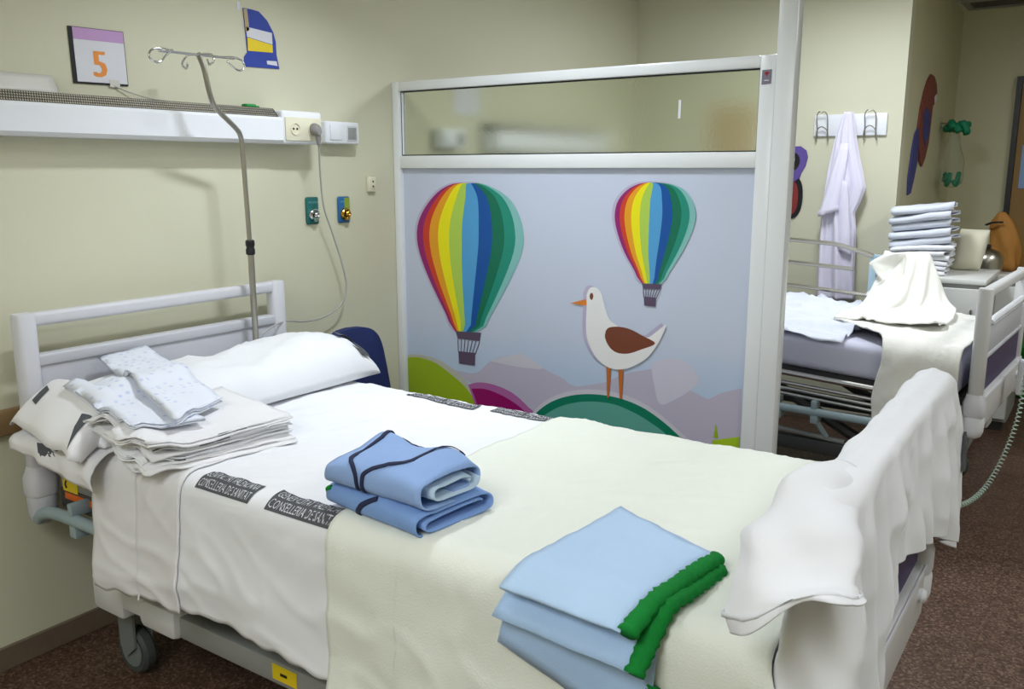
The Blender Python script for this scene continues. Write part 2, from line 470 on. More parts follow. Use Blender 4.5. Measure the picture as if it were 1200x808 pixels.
struct('wall_side', B().box(1.58, 1.68, 5.6, 7.4, 0, CEIL), 'wall_shade')
struct('wall_far', B().box(1.68, 5.1, 7.3, 7.4, 0, CEIL), 'wall_shade')
struct('wall_right', B().box(5, 5.1, -1.7, 7.3, 0, CEIL), 'wall_paint')
struct('wall_front', B().box(0, 5, -1.7, -1.6, 0, CEIL), 'wall_paint')
struct('ceiling', B().box(-.1, 5.1, -1.7, 7.4, CEIL, CEIL+.08), 'ceiling_paint')
struct('baseboard_left', B().box(0, .012, -1.6, 5.488, 0, .078, .003, 1), 'baseboard')
struct('baseboard_back', B().box(.012, 1.68, 5.488, 5.5, 0, .078, .003, 1), 'baseboard')
struct('baseboard_far', B().box(1.68, 2.06, 7.288, 7.3, 0, .078, .003, 1), 'baseboard')
struct('trim_1', B().box(0, .03, -1.6, 1.36, .755, .834, .008), 'wood_rail')
dr = struct('door_1', B().box(2.1, 2.95, 7.27, 7.299, 0, 2.15, .003, 1), 'door_panel')
part('door_frame', B().box(2.065, 2.1, 7.25, 7.3, 0, 2.19).box(2.95, 2.99, 7.25, 7.3, 0, 2.19).box(2.1, 2.95, 7.25, 7.3, 2.15, 2.19), 'door_frame', dr)
part('door_handle', B().box(2.83, 2.87, 7.255, 7.27, .95, 1.1, .004).tube([(2.85, 7.26, 1.05), (2.85, 7.21, 1.05), (2.73, 7.21, 1.05)], .01), 'steel', dr)
v = thing('ceiling_vent', 'long grey slotted vent on the ceiling above the dim passage', 'vent', (2.4, 6.9, CEIL))
part('vent_frame', B().box(1.74, 3.1, 6.72, 6.76, CEIL-.03, CEIL).box(1.74, 3.1, 7.04, 7.08, CEIL-.03, CEIL).box(1.74, 1.78, 6.76, 7.04, CEIL-.03, CEIL).box(3.06, 3.1, 6.76, 7.04, CEIL-.03, CEIL), 'vent', v)
for k in range(4): part('slat', B().box(1.78, 3.06, 6.775+k*.07, 6.825+k*.07, CEIL-.022, CEIL-.004), 'vent_dark', v)
for i, (lx, ly, sx, sy, pw) in enumerate(LAMPS):
    t = thing('ceiling_light', ['square white ceiling light above the head of the near bed', 'square white ceiling light above the far bed', 'large white ceiling light in front of the near bed', 'large white ceiling light over the aisle beyond the far bed', 'added fill light on the ceiling, brightening the coat and the headboard wall'][i], 'ceiling light', (lx, ly, CEIL))
    hx, hy = sx/2+.03, sy/2+.03
    part('frame', B().box(lx-hx, lx+hx, ly-hy, ly-hy+.03, CEIL-.06, CEIL).box(lx-hx, lx+hx, ly+hy-.03, ly+hy, CEIL-.06, CEIL).box(lx-hx, lx-hx+.03, ly-hy+.03, ly+hy-.03, CEIL-.06, CEIL).box(lx+hx-.03, lx+hx, ly-hy+.03, ly+hy-.03, CEIL-.06, CEIL), 'white_alu', t)
    part('diffuser', B().box(lx-sx/2, lx+sx/2, ly-sy/2, ly+sy/2, CEIL-.045, CEIL-.01), 'lamp_diffuser', t)

# ------------------------------------------------------------------ wall unit over the bed, sockets, outlets
def wall_unit(y0, y1, label):
    t = thing('bedhead_wall_unit', label, 'wall unit', (0, y1, 1.65))
    part('front_panel', B().prism([(.001, y0, 1.648), (.085, y0, 1.648), (.1, y0, 1.66), (.1, y0, 1.735), (.092, y0, 1.745), (.001, y0, 1.745)], (0, y1-y0, 0)), 'white_plastic', t)
    g = part('grille', B().prism([(.001, y0, 1.746), (.09, y0, 1.746), (.06, y0, 1.778), (.001, y0, 1.778)], (0, y1-y0-.01, 0)), 'vent_dark', t)
    wv = B(); n = int((y1-y0-.02)/.0075)
    for r_ in range(4):
        for k in range(n):
            yy = y0+.008+k*.0075+(r_ % 2)*.0037; f = (r_+.5)/4
            c = Vector((.09-.03*f, yy, 1.746+.032*f))
            a = Vector((.0045*-.68, 0, .0045*.73)); q = Vector((0, .0028, 0)); o_ = Vector((.0014, 0, .0013))
            vs = [wv.bm.verts.new(c+d) for d in (-a, q, a, -q)]; tp = [wv.bm.verts.new(c+o_+d*.5) for d in (-a, q, a, -q)]
            for e in range(4): wv.bm.faces.new((vs[e], vs[(e+1) % 4], tp[(e+1) % 4], tp[e]))
            wv.bm.faces.new(tp)
    gm = part('mesh_bump', wv, 'steel', g, smooth=0); gm['kind'] = 'stuff'
    part('end_block', B().box(.001, .1, y1, y1+.2, 1.648, 1.772, .01, 3), 'white_plastic', t)
    pl = part('socket_plate', B().box(.1, .106, y1+.008, y1+.192, 1.66, 1.748, .003), 'cream_plastic', t)
    for k in (0, 1):
        c = (.106, y1+.055+k*.088, 1.704)
        part('socket', B().lathe(c, [(.024, -.001), (.024, .004), (.02, .004), (.019, -.0005), (0, -.0005)], 20, 'x'), 'cream_plastic', pl)
        if k == 0: part('pin_hole', B().lathe((c[0], c[1]-.009, c[2]), [(.0045, 0), (.0045, .001), (0, .001)], 10, 'x').lathe((c[0], c[1]+.009, c[2]), [(.0045, 0), (.0045, .001), (0, .001)], 10, 'x'), 'black', pl)
    return t
wall_unit(.45, 2.34, 'long white wall unit with grey grille and two sockets above the near bed')
wall_unit(3.75, 4.9, 'white wall unit seen blurred through the frosted pane of the partition')
p = thing('power_plug', 'grey plug with its thin cable plugged into the right socket above the bed', 'plug', (.112, 2.483, 1.70))
part('plug_body', B().rings([[(.111+h, 2.483+r_*math.cos(a), 1.704+dz+r_*1.15*math.sin(a)) for a in [2*PI*k/14 for k in range(14)]] for r_, h, dz in ((.021, 0, 0), (.022, .01, 0), (.02, .025, -.004), (.012, .034, -.008))]), 'plug_grey', p)
part('strain_relief', B().tube([(.128, 2.486, 1.695), (.131, 2.489, 1.67), (.128, 2.492, 1.645)], [.013, .011, .006], 10), 'plug_grey', p)
cp = smooth_path([(.128, 2.492, 1.648), (.09, 2.53, 1.52), (.06, 2.57, 1.40), (.052, 2.62, 1.29), (.05, 2.67, 1.16), (.05, 2.69, 1.06), (.05, 2.655, .985), (.05, 2.55, .945), (.06, 2.43, .945), (.09, 2.33, .965), (.13, 2.24, .97), (.145, 2.16, .95), (.14, 2.1, .90)], 8)
part('cable', B().tube(cp, .0034, 8), 'cable_grey', p, smooth=1)

def switch_box(y, label, z=1.70):
    t = thing('switch_box', label, 'switch box', (0, y, z-.045))
    part('housing', B().box(.001, .055, y-.097, y+.097, z-.045, z+.045, .008, 3), 'white_plastic', t)
    part('rocker', B().box(.055, .06, y-.075, y-.005, z-.03, z+.032, .003), 'white_plastic', t)
    part('socket_recess', B().box(.054, .057, y+.02, y+.082, z-.032, z+.028, .003), 'light_grey_plastic', t)
    part('recess_back', B().box(.0565, .0575, y+.027, y+.075, z-.026, z+.022, .001), 'cabinet_grey', t)
switch_box(2.70, 'white double switch box to the right of the wall unit')
switch_box(3.45, 'white switch box seen blurred through the frosted pane')
def outlet(y, z, m1, m2, mm, label):
    t = thing('gas_outlet', label, 'gas outlet', (0, y, z-.055), 'medical gas outlets on the wall')
    part('plate', B().box(.001, .012, y-.033, y+.033, z-.055, z+.055, .008, 3), m1, t)
    if m2: part('side_label', B().box(.0121, .0128, y, y+.031, z-.045, z+.05), m2, t)
    part('lettering', text_bm('OXIGENO' if not m2 else 'AIRE', lambda x, q: Vector((.0132, y-.026+x, z+.03+q)), .012), 'label_text', t, smooth=0)
    part('valve_ring', B().lathe((.012, y, z-.018), [(.026, 0), (.026, .012), (.022, .016), (.018, .016), (.017, .008), (0, .008)], 22, 'x'), mm, t)
    part('valve_core', B().lathe((.02, y, z-.018), [(.013, 0), (.013, .018), (.009, .022), (.005, .02), (0, .012)], 18, 'x'), mm, t)
outlet(2.555, 1.385, 'teal_label', None, 'chrome', 'teal gas outlet plate with chrome valve, under the plug cable')
outlet(2.735, 1.383, 'blue_label', 'lime_label', 'brass', 'blue and lime gas outlet plate with brass valve')
t = thing('wall_jack', 'small cream wall jack beside the partition', 'wall socket', (0, 2.905, 1.46))
part('body', B().box(.001, .018, 2.885, 2.93, 1.455, 1.522, .004), 'cream_plastic', t)
part('insert', B().box(.018, .021, 2.895, 2.92, 1.468, 1.51, .002), 'cream_plastic', t)
part('hole', B().box(.021, .0218, 2.903, 2.912, 1.474, 1.482).box(.021, .0218, 2.903, 2.912, 1.495, 1.503), 'dark_metal', t)

# sign with the 5
sg = thing('number_sign', 'white card with an orange 5 and lilac strip taped to the wall', 'sign', (0, 1.68, 1.82))
rot = lambda y, z, x=.003: Vector((x, 1.678+(y-1.678)*1.0-.02*(z-1.9), z+.02*(y-1.678)))
def card(y0, y1, z0, z1, x0, x1): return B().prism([rot(y0, z0, x0), rot(y1, z0, x0), rot(y1, z1, x0), rot(y0, z1, x0)], (x1-x0, 0, 0))
part('backing', card(1.585, 1.772, 1.818, 1.989, .001, .004), 'black', sg)
part('paper', card(1.598, 1.769, 1.824, 1.987, .0041, .0056), 'paper_white', sg)
part('strip', card(1.598, 1.769, 1.952, 1.9872, .0057, .0064), 'paper_lilac', sg)
fw = text_width('5', .1)
def bold(ox): return text_bm('5', lambda x, y: rot(1.652+x*1.05+ox, 1.84+y*1.12, .0062), .1)
five = B()
for ox, oz in ((0, 0), (.004, 0), (.008, 0)):
    bb = text_bm('5', lambda x, y: rot(1.648+x*1.05+ox, 1.842+y*1.15, .0060+ox*.03), .1)
    me = bpy.data.meshes.new('t'); bb.bm.to_mesh(me); bb.bm.free(); five.bm.from_mesh(me); bpy.data.meshes.remove(me)
part('numeral', five, 'five_orange', sg, smooth=0)
part('tape', card(1.705, 1.74, 1.812, 1.835, .0066, .0072), 'tape', sg)
solo('wire', B().tube(smooth_path([(.005, 1.712, 1.82), (.012, 1.765, 1.802), (.03, 1.83, 1.784), (.05, 1.9, 1.777)]), .0018, 6), 'cable_grey', 'thin grey wire running from the number card down to the wall unit', 'wire', smooth=1)
solo('paper_strip', B().grid(lambda u, v: Vector((.03-.027*v+.004*math.sin(u*7)*(1-v), 1.2+.32*u, 1.775+.058*v)), 12, 4), 'tape', 'crumpled translucent white strip standing on the left end of the wall unit', 'paper', solid=.001, smooth=1)
solo('green_clip', B().box(.02, .05, 2.215, 2.262, 1.7785, 1.79, .004).box(.03, .045, 2.262, 2.28, 1.7785, 1.785, .002), 'green_plastic', 'small green clip lying on top of the wall unit', 'clip')
solo('tape_scrap', B().box(.001, .0016, 2.237, 2.25, 2.125, 2.155), 'paper_white', 'tiny white tape scrap left of the blue card', 'tape')
# plain stand-in for a printed picture card
bc = thing('picture_card', 'plain blue picture card with white and yellow bands on the wall', 'card', (0, 2.34, 1.93))
pts = [(2.262, 2.135), (2.30, 2.135), (2.335, 2.132), (2.372, 2.105), (2.40, 2.065), (2.41, 2.03), (2.41, 1.985), (2.421, 1.933), (2.252, 1.927), (2.256, 1.962), (2.272, 1.98)]
part('card', B().prism([(.001, y, z) for y, z in pts], (.003, 0, 0)), 'cutout_blue', bc)
part('white_band', B().prism([(.0042, 2.272, 2.07), (.0042, 2.272, 2.035), (.0042, 2.392, 2.02), (.0042, 2.392, 2.062)], (.0006, 0, 0)), 'paper_white', bc)
part('yellow_band', B().prism([(.0042, 2.274, 2.033), (.0042, 2.274, 1.985), (.0042, 2.392, 1.99), (.0042, 2.392, 2.018)], (.0006, 0, 0)), 'yellow', bc)
part('white_band', B().prism([(.0042, 2.36, 1.958), (.0042, 2.362, 1.945), (.0042, 2.412, 1.943), (.0042, 2.408, 1.96)], (.0006, 0, 0)), 'paper_white', bc)
part('corner_patch', B().prism([(.0042, 2.263, 2.132), (.0042, 2.28, 2.133), (.0042, 2.285, 2.06), (.0042, 2.268, 2.05)], (.0006, 0, 0)), 'cutout_tan', bc)

# ------------------------------------------------------------------ partition with the printed panel
ps = thing('partition_screen', 'white framed partition with frosted top pane and printed balloon panel', 'partition', (.9, 3.09, 0))
part('end_stile', B().box(.001, .042, 3.065, 3.115, 0, 1.934, .006, 2), 'white_alu', ps)
part('stile', B().box(1.68, 1.736, 3.065, 3.115, 0, 1.934, .005, 2), 'white_alu', ps)
part('post', B().box(1.7365, 1.802, 3.06, 3.12, 0, CEIL, .004, 2), 'white_alu', ps)
part('top_rail', B().box(.04, 1.682, 3.065, 3.115, 1.893, 1.934, .006, 2), 'white_alu', ps)
part('middle_rail', B().box(.04, 1.682, 3.065, 3.115, 1.556, 1.612, .004, 2), 'white_alu', ps)
part('bottom_rail', B().box(.04, 1.682, 3.065, 3.115, .06, .13, .004, 2), 'white_alu', ps)
part('pane', B().box(.046, 1.676, 3.088, 3.094, 1.616, 1.889), 'frosted_glass', ps)
part('gasket', B().box(.042, 1.68, 3.08, 3.1, 1.612, 1.6165).box(.042, 1.68, 3.08, 3.1, 1.8885, 1.893).box(.042, .0465, 3.08, 3.1, 1.6165, 1.8885).box(1.6755, 1.68, 3.08, 3.1, 1.6165, 1.8885), 'black', ps)
part('pane_bead', B().box(.0468, .054, 3.079, 3.086, 1.617, 1.888), 'white_alu', ps)
pn = part('printed_panel', B().box(.042, 1.68, 3.0855, 3.097, .13, 1.556), 'mural_sky', ps)
MUR = {
'b1':[(0.420,1.495),(0.327,1.489),(0.249,1.457),(0.178,1.395),(0.131,1.326),(0.116,1.256),(0.132,1.173),(0.187,1.057),(0.274,0.917),(0.334,0.831),(0.476,0.845),(0.522,0.912),(0.604,1.040),(0.659,1.136),(0.694,1.216),(0.701,1.280),(0.682,1.356),(0.628,1.431),(0.549,1.474),(0.477,1.493)],
'b1burn':[(0.334,0.835),(0.476,0.842),(0.469,0.804),(0.346,0.802)],
'b1bask':[(0.348,0.744),(0.443,0.747),(0.441,0.689),(0.351,0.687)],
'b2':[(1.291,1.504),(1.233,1.499),(1.180,1.475),(1.140,1.432),(1.127,1.375),(1.140,1.311),(1.174,1.233),(1.216,1.170),(1.252,1.118),(1.336,1.121),(1.364,1.166),(1.413,1.245),(1.450,1.323),(1.463,1.384),(1.449,1.434),(1.414,1.476),(1.363,1.497)],
'b2burn':[(1.252,1.118),(1.336,1.121),(1.331,1.100),(1.258,1.098)],
'b2bask':[(1.262,1.067),(1.314,1.067),(1.313,1.032),(1.265,1.032)],
'bird':[(1.009,1.055),(1.020,1.079),(1.037,1.088),(1.059,1.083),(1.076,1.065),(1.086,1.036),(1.098,1.000),(1.116,0.964),(1.158,0.938),(1.215,0.919),(1.280,0.908),(1.314,0.929),(1.359,0.966),(1.345,0.921),(1.320,0.874),(1.283,0.825),(1.227,0.786),(1.179,0.767),(1.121,0.765),(1.069,0.792),(1.034,0.834),(1.012,0.885),(1.008,0.946),(1.010,1.000)],
'beak':[(0.932,1.013),(1.006,1.036),(1.011,1.010)],
'eye':[(1.026,1.060),(1.034,1.064),(1.040,1.052),(1.035,1.036),(1.026,1.039),(1.023,1.051)],
'wing':[(1.100,0.917),(1.116,0.931),(1.158,0.938),(1.207,0.933),(1.264,0.912),(1.317,0.888),(1.258,0.857),(1.202,0.834),(1.152,0.832),(1.118,0.851),(1.097,0.887)],
'leg1':[(1.105,0.772),(1.127,0.773),(1.120,0.641),(1.112,0.640)],
'leg2':[(1.159,0.766),(1.182,0.769),(1.179,0.645),(1.169,0.644)],
'teal_out':[(0.690,0.405),(0.748,0.498),(0.823,0.568),(0.914,0.614),(1.020,0.641),(1.140,0.647),(1.240,0.631),(1.322,0.599),(1.419,0.539),(1.561,0.423),(1.379,0.357),(0.691,0.217)],
'teal_in':[(0.700,0.373),(0.767,0.477),(0.860,0.552),(0.950,0.592),(1.038,0.612),(1.141,0.616),(1.233,0.595),(1.307,0.566),(1.388,0.519),(1.517,0.400),(0.701,0.219)],
'lime2':[(1.570,0.541),(1.613,0.554),(1.670,0.571),(1.682,0.345),(1.505,0.307)],
'tree':[(1.570,0.551),(1.576,0.610),(1.587,0.554)],
'cloudR':[(1.299,0.805),(1.361,0.832),(1.422,0.835),(1.469,0.812),(1.501,0.766),(1.472,0.725),(1.413,0.680),(1.344,0.647),(1.315,0.725)],
'mistR':[(0.690,0.639),(0.859,0.686),(0.967,0.665),(1.088,0.697),(1.204,0.756),(1.300,0.783),(1.411,0.739),(1.541,0.696),(1.590,0.728),(1.668,0.757),(1.681,0.505),(0.691,0.320)],
'lime1':[(0.028,0.674),(0.104,0.686),(0.206,0.674),(0.295,0.634),(0.383,0.582),(0.443,0.519),(0.477,0.474),(0.016,0.278)],
'lime1o':[(0.029,0.692),(0.123,0.700),(0.224,0.690),(0.322,0.652),(0.418,0.587),(0.494,0.505),(0.510,0.422),(0.018,0.340)],
'mag_o':[(0.400,0.594),(0.461,0.614),(0.545,0.614),(0.644,0.591),(0.724,0.541),(0.772,0.493),(0.494,0.448)],
'mag':[(0.418,0.579),(0.495,0.588),(0.578,0.574),(0.660,0.545),(0.724,0.506),(0.740,0.475),(0.510,0.437)],
'mist':[(0.322,0.652),(0.444,0.654),(0.529,0.721),(0.644,0.762),(0.707,0.767),(0.817,0.716),(0.923,0.677),(0.863,0.616),(0.740,0.530),(0.660,0.586),(0.545,0.612),(0.426,0.602)],
'mist2':[(0.521,0.720),(0.660,0.767),(0.707,0.767),(0.801,0.721),(0.660,0.712)],
}
ink_n = [0]
def ink(name, pts, m, lab=None, lv=1):
    P = smooth_path([(x, 0, z) for x, z in pts]+[(pts[0][0], 0, pts[0][1])], 4)[:-1] if lv else [Vector((x, 0, z)) for x, z in pts]
    P = [(min(1.679, max(.043, p.x)), max(.135, p.z)) for p in P]
    ink_n[0] += 1; y = 3.0853-ink_n[0]*.00012
    b = B()
    vs = [b.bm.verts.new((x, y, z)) for x, z in P]
    for tri in tessellate_polygon([[Vector((x, z, 0)) for x, z in P]]): b.bm.faces.new([vs[q] for q in tri])
    return part(name, b, 'ink_'+m, pn, smooth=0, label=lab)
def balloon(k):
    L = MUR[k]; n = len(L); it = max(range(n), key=lambda i: L[i][1]); ib = min(range(n), key=lambda i: L[i][1])
    ink('balloon_halo', [(x-.012, z+.004) for x, z in L], 'halo')
    # left and right outline as functions of z, stripes as fractions of the width
    S = smooth_path([(x, 0, z) for x, z in L]+[(L[0][0], 0, L[0][1])], 4)
    zt, zb = max(p.z for p in S), min(L[9][1], L[10][1]) if k == 'b1' else min(L[8][1], L[9][1])
    xc = L[0][0]
    def lr(z):
        X = []
        for a, c in zip(S, S[1:]):
            if (a.z-z)*(c.z-z) <= 0 and abs(a.z-c.z) > 1e-9: X.append(a.x+(c.x-a.x)*(z-a.z)/(c.z-a.z))
        return (min(X), max(X)) if X else (xc, xc)
    fr = [0, .063, .126, .212, .32, .441, .599, .722, .831, .928, 1]
    cs = ['purple', 'red', 'orange', 'yellow', 'lime', 'blue', 'dblue', 'dgreen', 'green', 'pteal']
    N = 26; Z = [zt-(zt-zb)*(.002+.996*(1-math.cos(PI/2*i/N)) if i < N else .998) for i in range(N+1)]
    E = [lr(z) for z in Z]
    ink_n[0] += 1; y = 3.0853-ink_n[0]*.00012
    for j, c in enumerate(cs):
        b = B(); pr = None
        for z, (l, r_) in zip(Z, E):
            a, d = l+(r_-l)*fr[j], l+(r_-l)*fr[j+1]
            cur = (b.bm.verts.new((a, y, z)), b.bm.verts.new((d, y, z)))
            if pr: b.bm.faces.new((pr[0], pr[1], cur[1], cur[0]))
            pr = cur
        part('balloon_stripe', b, 'ink_'+c, pn, smooth=0)
    ink('balloon_burner', MUR[k+'burn'], 'burner', lv=0); ink('balloon_basket', MUR[k+'bask'], 'burner', lv=0)
    bu, ba = MUR[k+'burn'], MUR[k+'bask']
    for i in range(7):
        f = i/6; x0 = bu[3][0]+(bu[2][0]-bu[3][0])*f; x1 = ba[0][0]+(ba[1][0]-ba[0][0])*f; q = .0022 if k == 'b1' else .0016
        ink('balloon_rope', [(x0-q, bu[3][1]), (x0+q, bu[3][1]), (x1+q, ba[0][1]-.003), (x1-q, ba[0][1]-.003)], 'burner', lv=0)
ink('pale_hill', MUR['mistR'], 'mist', lv=0); ink('pale_hill', MUR['mist'], 'mist'); ink('pale_hill', MUR['mist2'], 'mist2'); ink('cloud', MUR['cloudR'], 'cloud')
ink('hill_edge', MUR['lime1o'], 'lime_o'); ink('hill', MUR['lime1'], 'lime1')
ink('hill_edge', MUR['mag_o'], 'mag1'); ink('hill', MUR['mag'], 'mag2')
ink('hill_edge', [(x, z+.02) for x, z in MUR['teal_out']], 'mist2'); ink('hill_edge', MUR['teal_out'], 'teal1'); ink('hill', MUR['teal_in'], 'teal2')
ink('hill', MUR['lime2'], 'lime2', lv=0); ink('tree', MUR['tree'], 'lime1', lv=0)
for k in range(4):
    x, z = MUR['tree'][1]; ink('tree', [(x-.006-k*.002, z-.02-k*.018), (x+.006+k*.002, z-.02-k*.018), (x+.006+k*.002, z-.023-k*.018), (x-.006-k*.002, z-.023-k*.018)], 'lime1', lv=0)
balloon('b1'); balloon('b2')
ink('bird_halo', [(x-.016, z+.006) for x, z in MUR['bird']], 'halo'); ink('bird_leg', MUR['leg1'], 'leg', lv=0); ink('bird_leg', MUR['leg2'], 'leg', lv=0)
ink('bird_beak', MUR['beak'], 'beak', lv=0); ink('bird_body', MUR['bird'], 'bird'); ink('bird_wing', MUR['wing'], 'wing'); ink('bird_eye', MUR['eye'], 'wing')
st = solo('pane_tape', B().box(1.376, 1.386, 3.0855, 3.0878, 1.735, 1.80), 'paper_white', 'short white strip of tape on the frosted pane', 'tape')
sk = thing('post_sticker', 'small grey square sticker with red emblem on the partition post', 'sticker', (1.705, 3.064, 1.84))
part('sticker_face', B().prism([(1.689, 3.0645, 1.836), (1.7225, 3.0645, 1.838), (1.723, 3.0645, 1.885), (1.6895, 3.0645, 1.884)], (0, -.001, 0)), 'sticker_grey', sk)
part('emblem', B().prism([(1.706+.0085*math.cos(a), 3.0634, 1.872+.006*math.sin(a)) for a in [PI*k/8 for k in range(9)]]+[(1.7025, 3.0634, 1.869), (1.706, 3.0634, 1.861), (1.7095, 3.0634, 1.869)], (0, -.0006, 0)), 'sticker_red', sk)
part('caption_line', B().box(1.698, 1.714, 3.0628, 3.0634, 1.848, 1.851), 'paper_white', sk)

# ------------------------------------------------------------------ the two beds
def post_rings(x, y, z0, z1, hx, hy, n=20, pw=3.):
    R = []
    for z, s in ((z0, .9), (z0+.006, 1), (z1-.006, 1), (z1, .9)):
        R.append([(x+math.copysign(abs(math.cos(a))**(2/pw), math.cos(a))*hx*s, y+math.copysign(abs(math.sin(a))**(2/pw), math.sin(a))*hy*s, z) for a in [2*PI*k/n for k in range(n)]])
    return R
def make_bed(label, loc, rz, tilt, far_rail, near_rail):
    bx, by = 1.2, 1.79                       # built round this point
    t = thing('hospital_bed', label, 'bed', (bx, by, 0), 'hospital beds')
    def up(b):
        for v in b.bm.verts: v.co.z += tilt*(2.2-v.co.x)
        return b
    y0, y1 = 1.28, 2.30
    def board(name, x, s, zt, foot):
        hb = part(name, up(B().box(x-.015, x+.015, y0+.05, y1-.05, .62 if not foot else .812, 1.0 if not far_rail or not foot else .93, .006, 2).box(x-.022, x+.022, y0+.05, y1-.05, .965 if not foot else .80, 1.003 if not foot else .82, .008, 3)), 'grey_plastic', t)
        for y in (y0+.03, y1-.03):
            part('post', up(B().rings(post_rings(x, y, .645, zt, .028, .032))), 'light_grey_plastic' if not foot else 'bed_white', hb)
            cr_ = []
            for z, k in ((.569, .96), (.575, 1), (.622, 1), (.646, .8), (.66, .74)): cr_.append([(x+(p[0]-x)*k, y+(p[1]-y)*k, z) for p in post_rings(x, y, 0, 1, .043, .045)[1]])
            part('collar', up(B().rings(cr_)), 'light_grey_plastic', hb)
            part('bumper', up(B().lathe((x, y, .475), [(.02, 0), (.036, .012), (.043, .035), (.044, .08), (.041, .093)], 22)), 'grey_plastic' if not foot else 'white_plastic', hb)
        part('top_bar', up(B().box(x-.02, x+.02, y0+.05, y1-.05, zt-.042, zt, .012, 3)), 'light_grey_plastic' if not foot else 'bed_white', hb)
        if foot:
            lo = 0 if far_rail else -.05
            part('purple_panel', up(B().box(x-.012, x+.012, y0+.055, y1-.055, .655+lo, .81, .002, 1)), 'purple_panel', hb)
            part('grip', up(B().tube(smooth_path([(x+.01, y0+.12, .945), (x+.022, y0+.16, .962), (x+.022, y1-.16, .962), (x+.01, y1-.12, .945)]), .014, 10)), 'white_plastic', hb)
            part('lower_band', up(B().box(x-.02, x+.03, y0+.05, y1-.05, .51+lo, .65+lo, .008, 3)), 'bed_white', hb)
            part('band_lip', up(B().box(x+.03, x+.034, y0+.05, y1-.05, .636+lo, .65+lo, .001, 1)), 'white_plastic', hb)
            part('knob', up(B().lathe((x+.03, y1-.12, .59+lo), [(.016, 0), (.018, .008), (.012, .016), (0, .018)], 14, 'x')), 'white_plastic', hb)
        return hb
    board('headboard', .09, -1, 1.13, False)
    board('footboard', 2.42, 1, 1.06 if not far_rail else 1.095, True)
    part('mattress', up(B().box(.175, 2.36, 1.30, 2.235, .632, .788, .04, 4)), 'mattress_grey', t)
    part('platform', up(B().box(.18, 2.39, 1.345, 2.22, .59, .63, .004, 1)), 'dark_metal', t)
    part('base_frame', B().box(.5, 2.3, 1.345, 1.395, .255, .32, .006).box(.5, 2.3, 2.185, 2.235, .255, .32, .006).box(.45, .52, 1.395, 2.185, .262, .312).box(2.05, 2.12, 1.395, 2.185, .262, .312), 'bed_metal' if tilt == 0 else 'dark_metal', t)
    for y in (1.5, 2.08):
        part('lift_arm', B().tube([(.62, y, .3), (1.25, y, .6)], .028, 8), 'dark_metal', t)
        part('lift_arm', B().tube([(1.95, y, .3), (1.35, y, .6)], .028, 8), 'dark_metal', t)
    part('crossbar', B().tube([(.7, 1.33, .40), (1.9, 1.36, .33)], .012, 8), 'bed_metal', t)
    for y, s in ((1.42, 1), (2.16, -1)):
        ya, yb = min(y-s*.085, y+s*.035), max(y-s*.085, y+s*.035)
        ya, yb = (ya-.012, yb) if s > 0 else (ya, yb+.012)
        cv = B().box(.30, .455, ya, yb, .243, .345, .012, 2).box(.44, .56, ya+.004, yb-.004, .278, .342, .008, 2).box(.53, .70, ya+.002, yb-.002, .25, .34, .018, 2)
        part('corner_cover', cv, 'bed_white', t)
        cv = B().box(2.05, 2.36, min(y-s*.085, y+s*.035), max(y-s*.085, y+s*.035), .29, .37, .02, 2)
        part('corner_cover', cv, 'bed_white', t)
    for cx in (.36, 2.22):
        for y in (1.42, 2.16):
            ca = part('castor', B().rings(post_rings(cx+.005, y, .24, .30, .035, .03)).prism([(cx-.05, y-.032, .26), (cx+.03, y-.032, .26), (cx+.03, y-.032, .1), (cx-.015, y-.032, .06), (cx-.045, y-.032, .09)], (0, .008, 0)).prism([(cx-.05, y+.026, .26), (cx+.03, y+.026, .26), (cx+.03, y+.026, .1), (cx-.015, y+.026, .06), (cx-.045, y+.026, .09)], (0, .008, 0)).box(cx-.05, cx+.03, y-.03, y+.03, .19, .25, .01), 'wheel_grey', t)
            part('wheel', B().lathe((cx-.005, y, .0755), [(.03, -.018), (.052, -.02), (.066, -.022), (.075, -.012), (.075, .012), (.066, .022), (.052, .02), (.03, .018)], 28, 'y'), 'tyre', ca)
            part('hub', B().lathe((cx-.005, y, .0755), [(.002, -.0235), (.05, -.0225), (.05, .0225), (.002, .0235)], 22, 'y'), 'wheel_grey', ca)
    # lowered side rail with the blue grey handle tube
    ry = 1.262 if near_rail else 1.30
    sr = part('side_rail', up(B().tube([(.5+near_rail, ry, .565), (2.15, ry, .565)], .009, 8).tube([(.5+near_rail, ry, .54), (2.15, ry, .54)], .009, 8).tube([(.5+near_rail, ry, .515), (2.1, ry, .515)], .009, 8).tube([(.45+near_rail, ry, .612), (2.2, ry, .612)], .013, 8)), 'steel', t)
    h0 = .105 if near_rail == 0 else 1.42
    hy = 1.286 if near_rail == 0 else 1.235
    hz = .53 if near_rail == 0 else .475
    part('release_handle', B().tube(smooth_path([(h0, hy, hz-.035), (h0+.03, hy, hz-.012), (h0+.1, hy, hz+.005), (h0+.25, hy, hz+.008), (h0+(.75 if near_rail else .6), hy, hz+.006)]), .019, 12), 'blue_grey', sr)
    for k in range(2): part('clamp', B().box(h0+.19+k*.17, h0+.225+k*.17, hy-.012, hy+.05, hz-.045, hz-.004, .006).box(h0+.19+k*.17, h0+.215+k*.17, hy-.012, hy+.05, hz+.02, hz+.06, .005), 'blue_grey', sr)
    if near_rail: part('strut', B().tube([(h0+.36, hy, hz), (h0+.42, hy+.05, hz-.11)], .013, 8), 'blue_grey', sr)
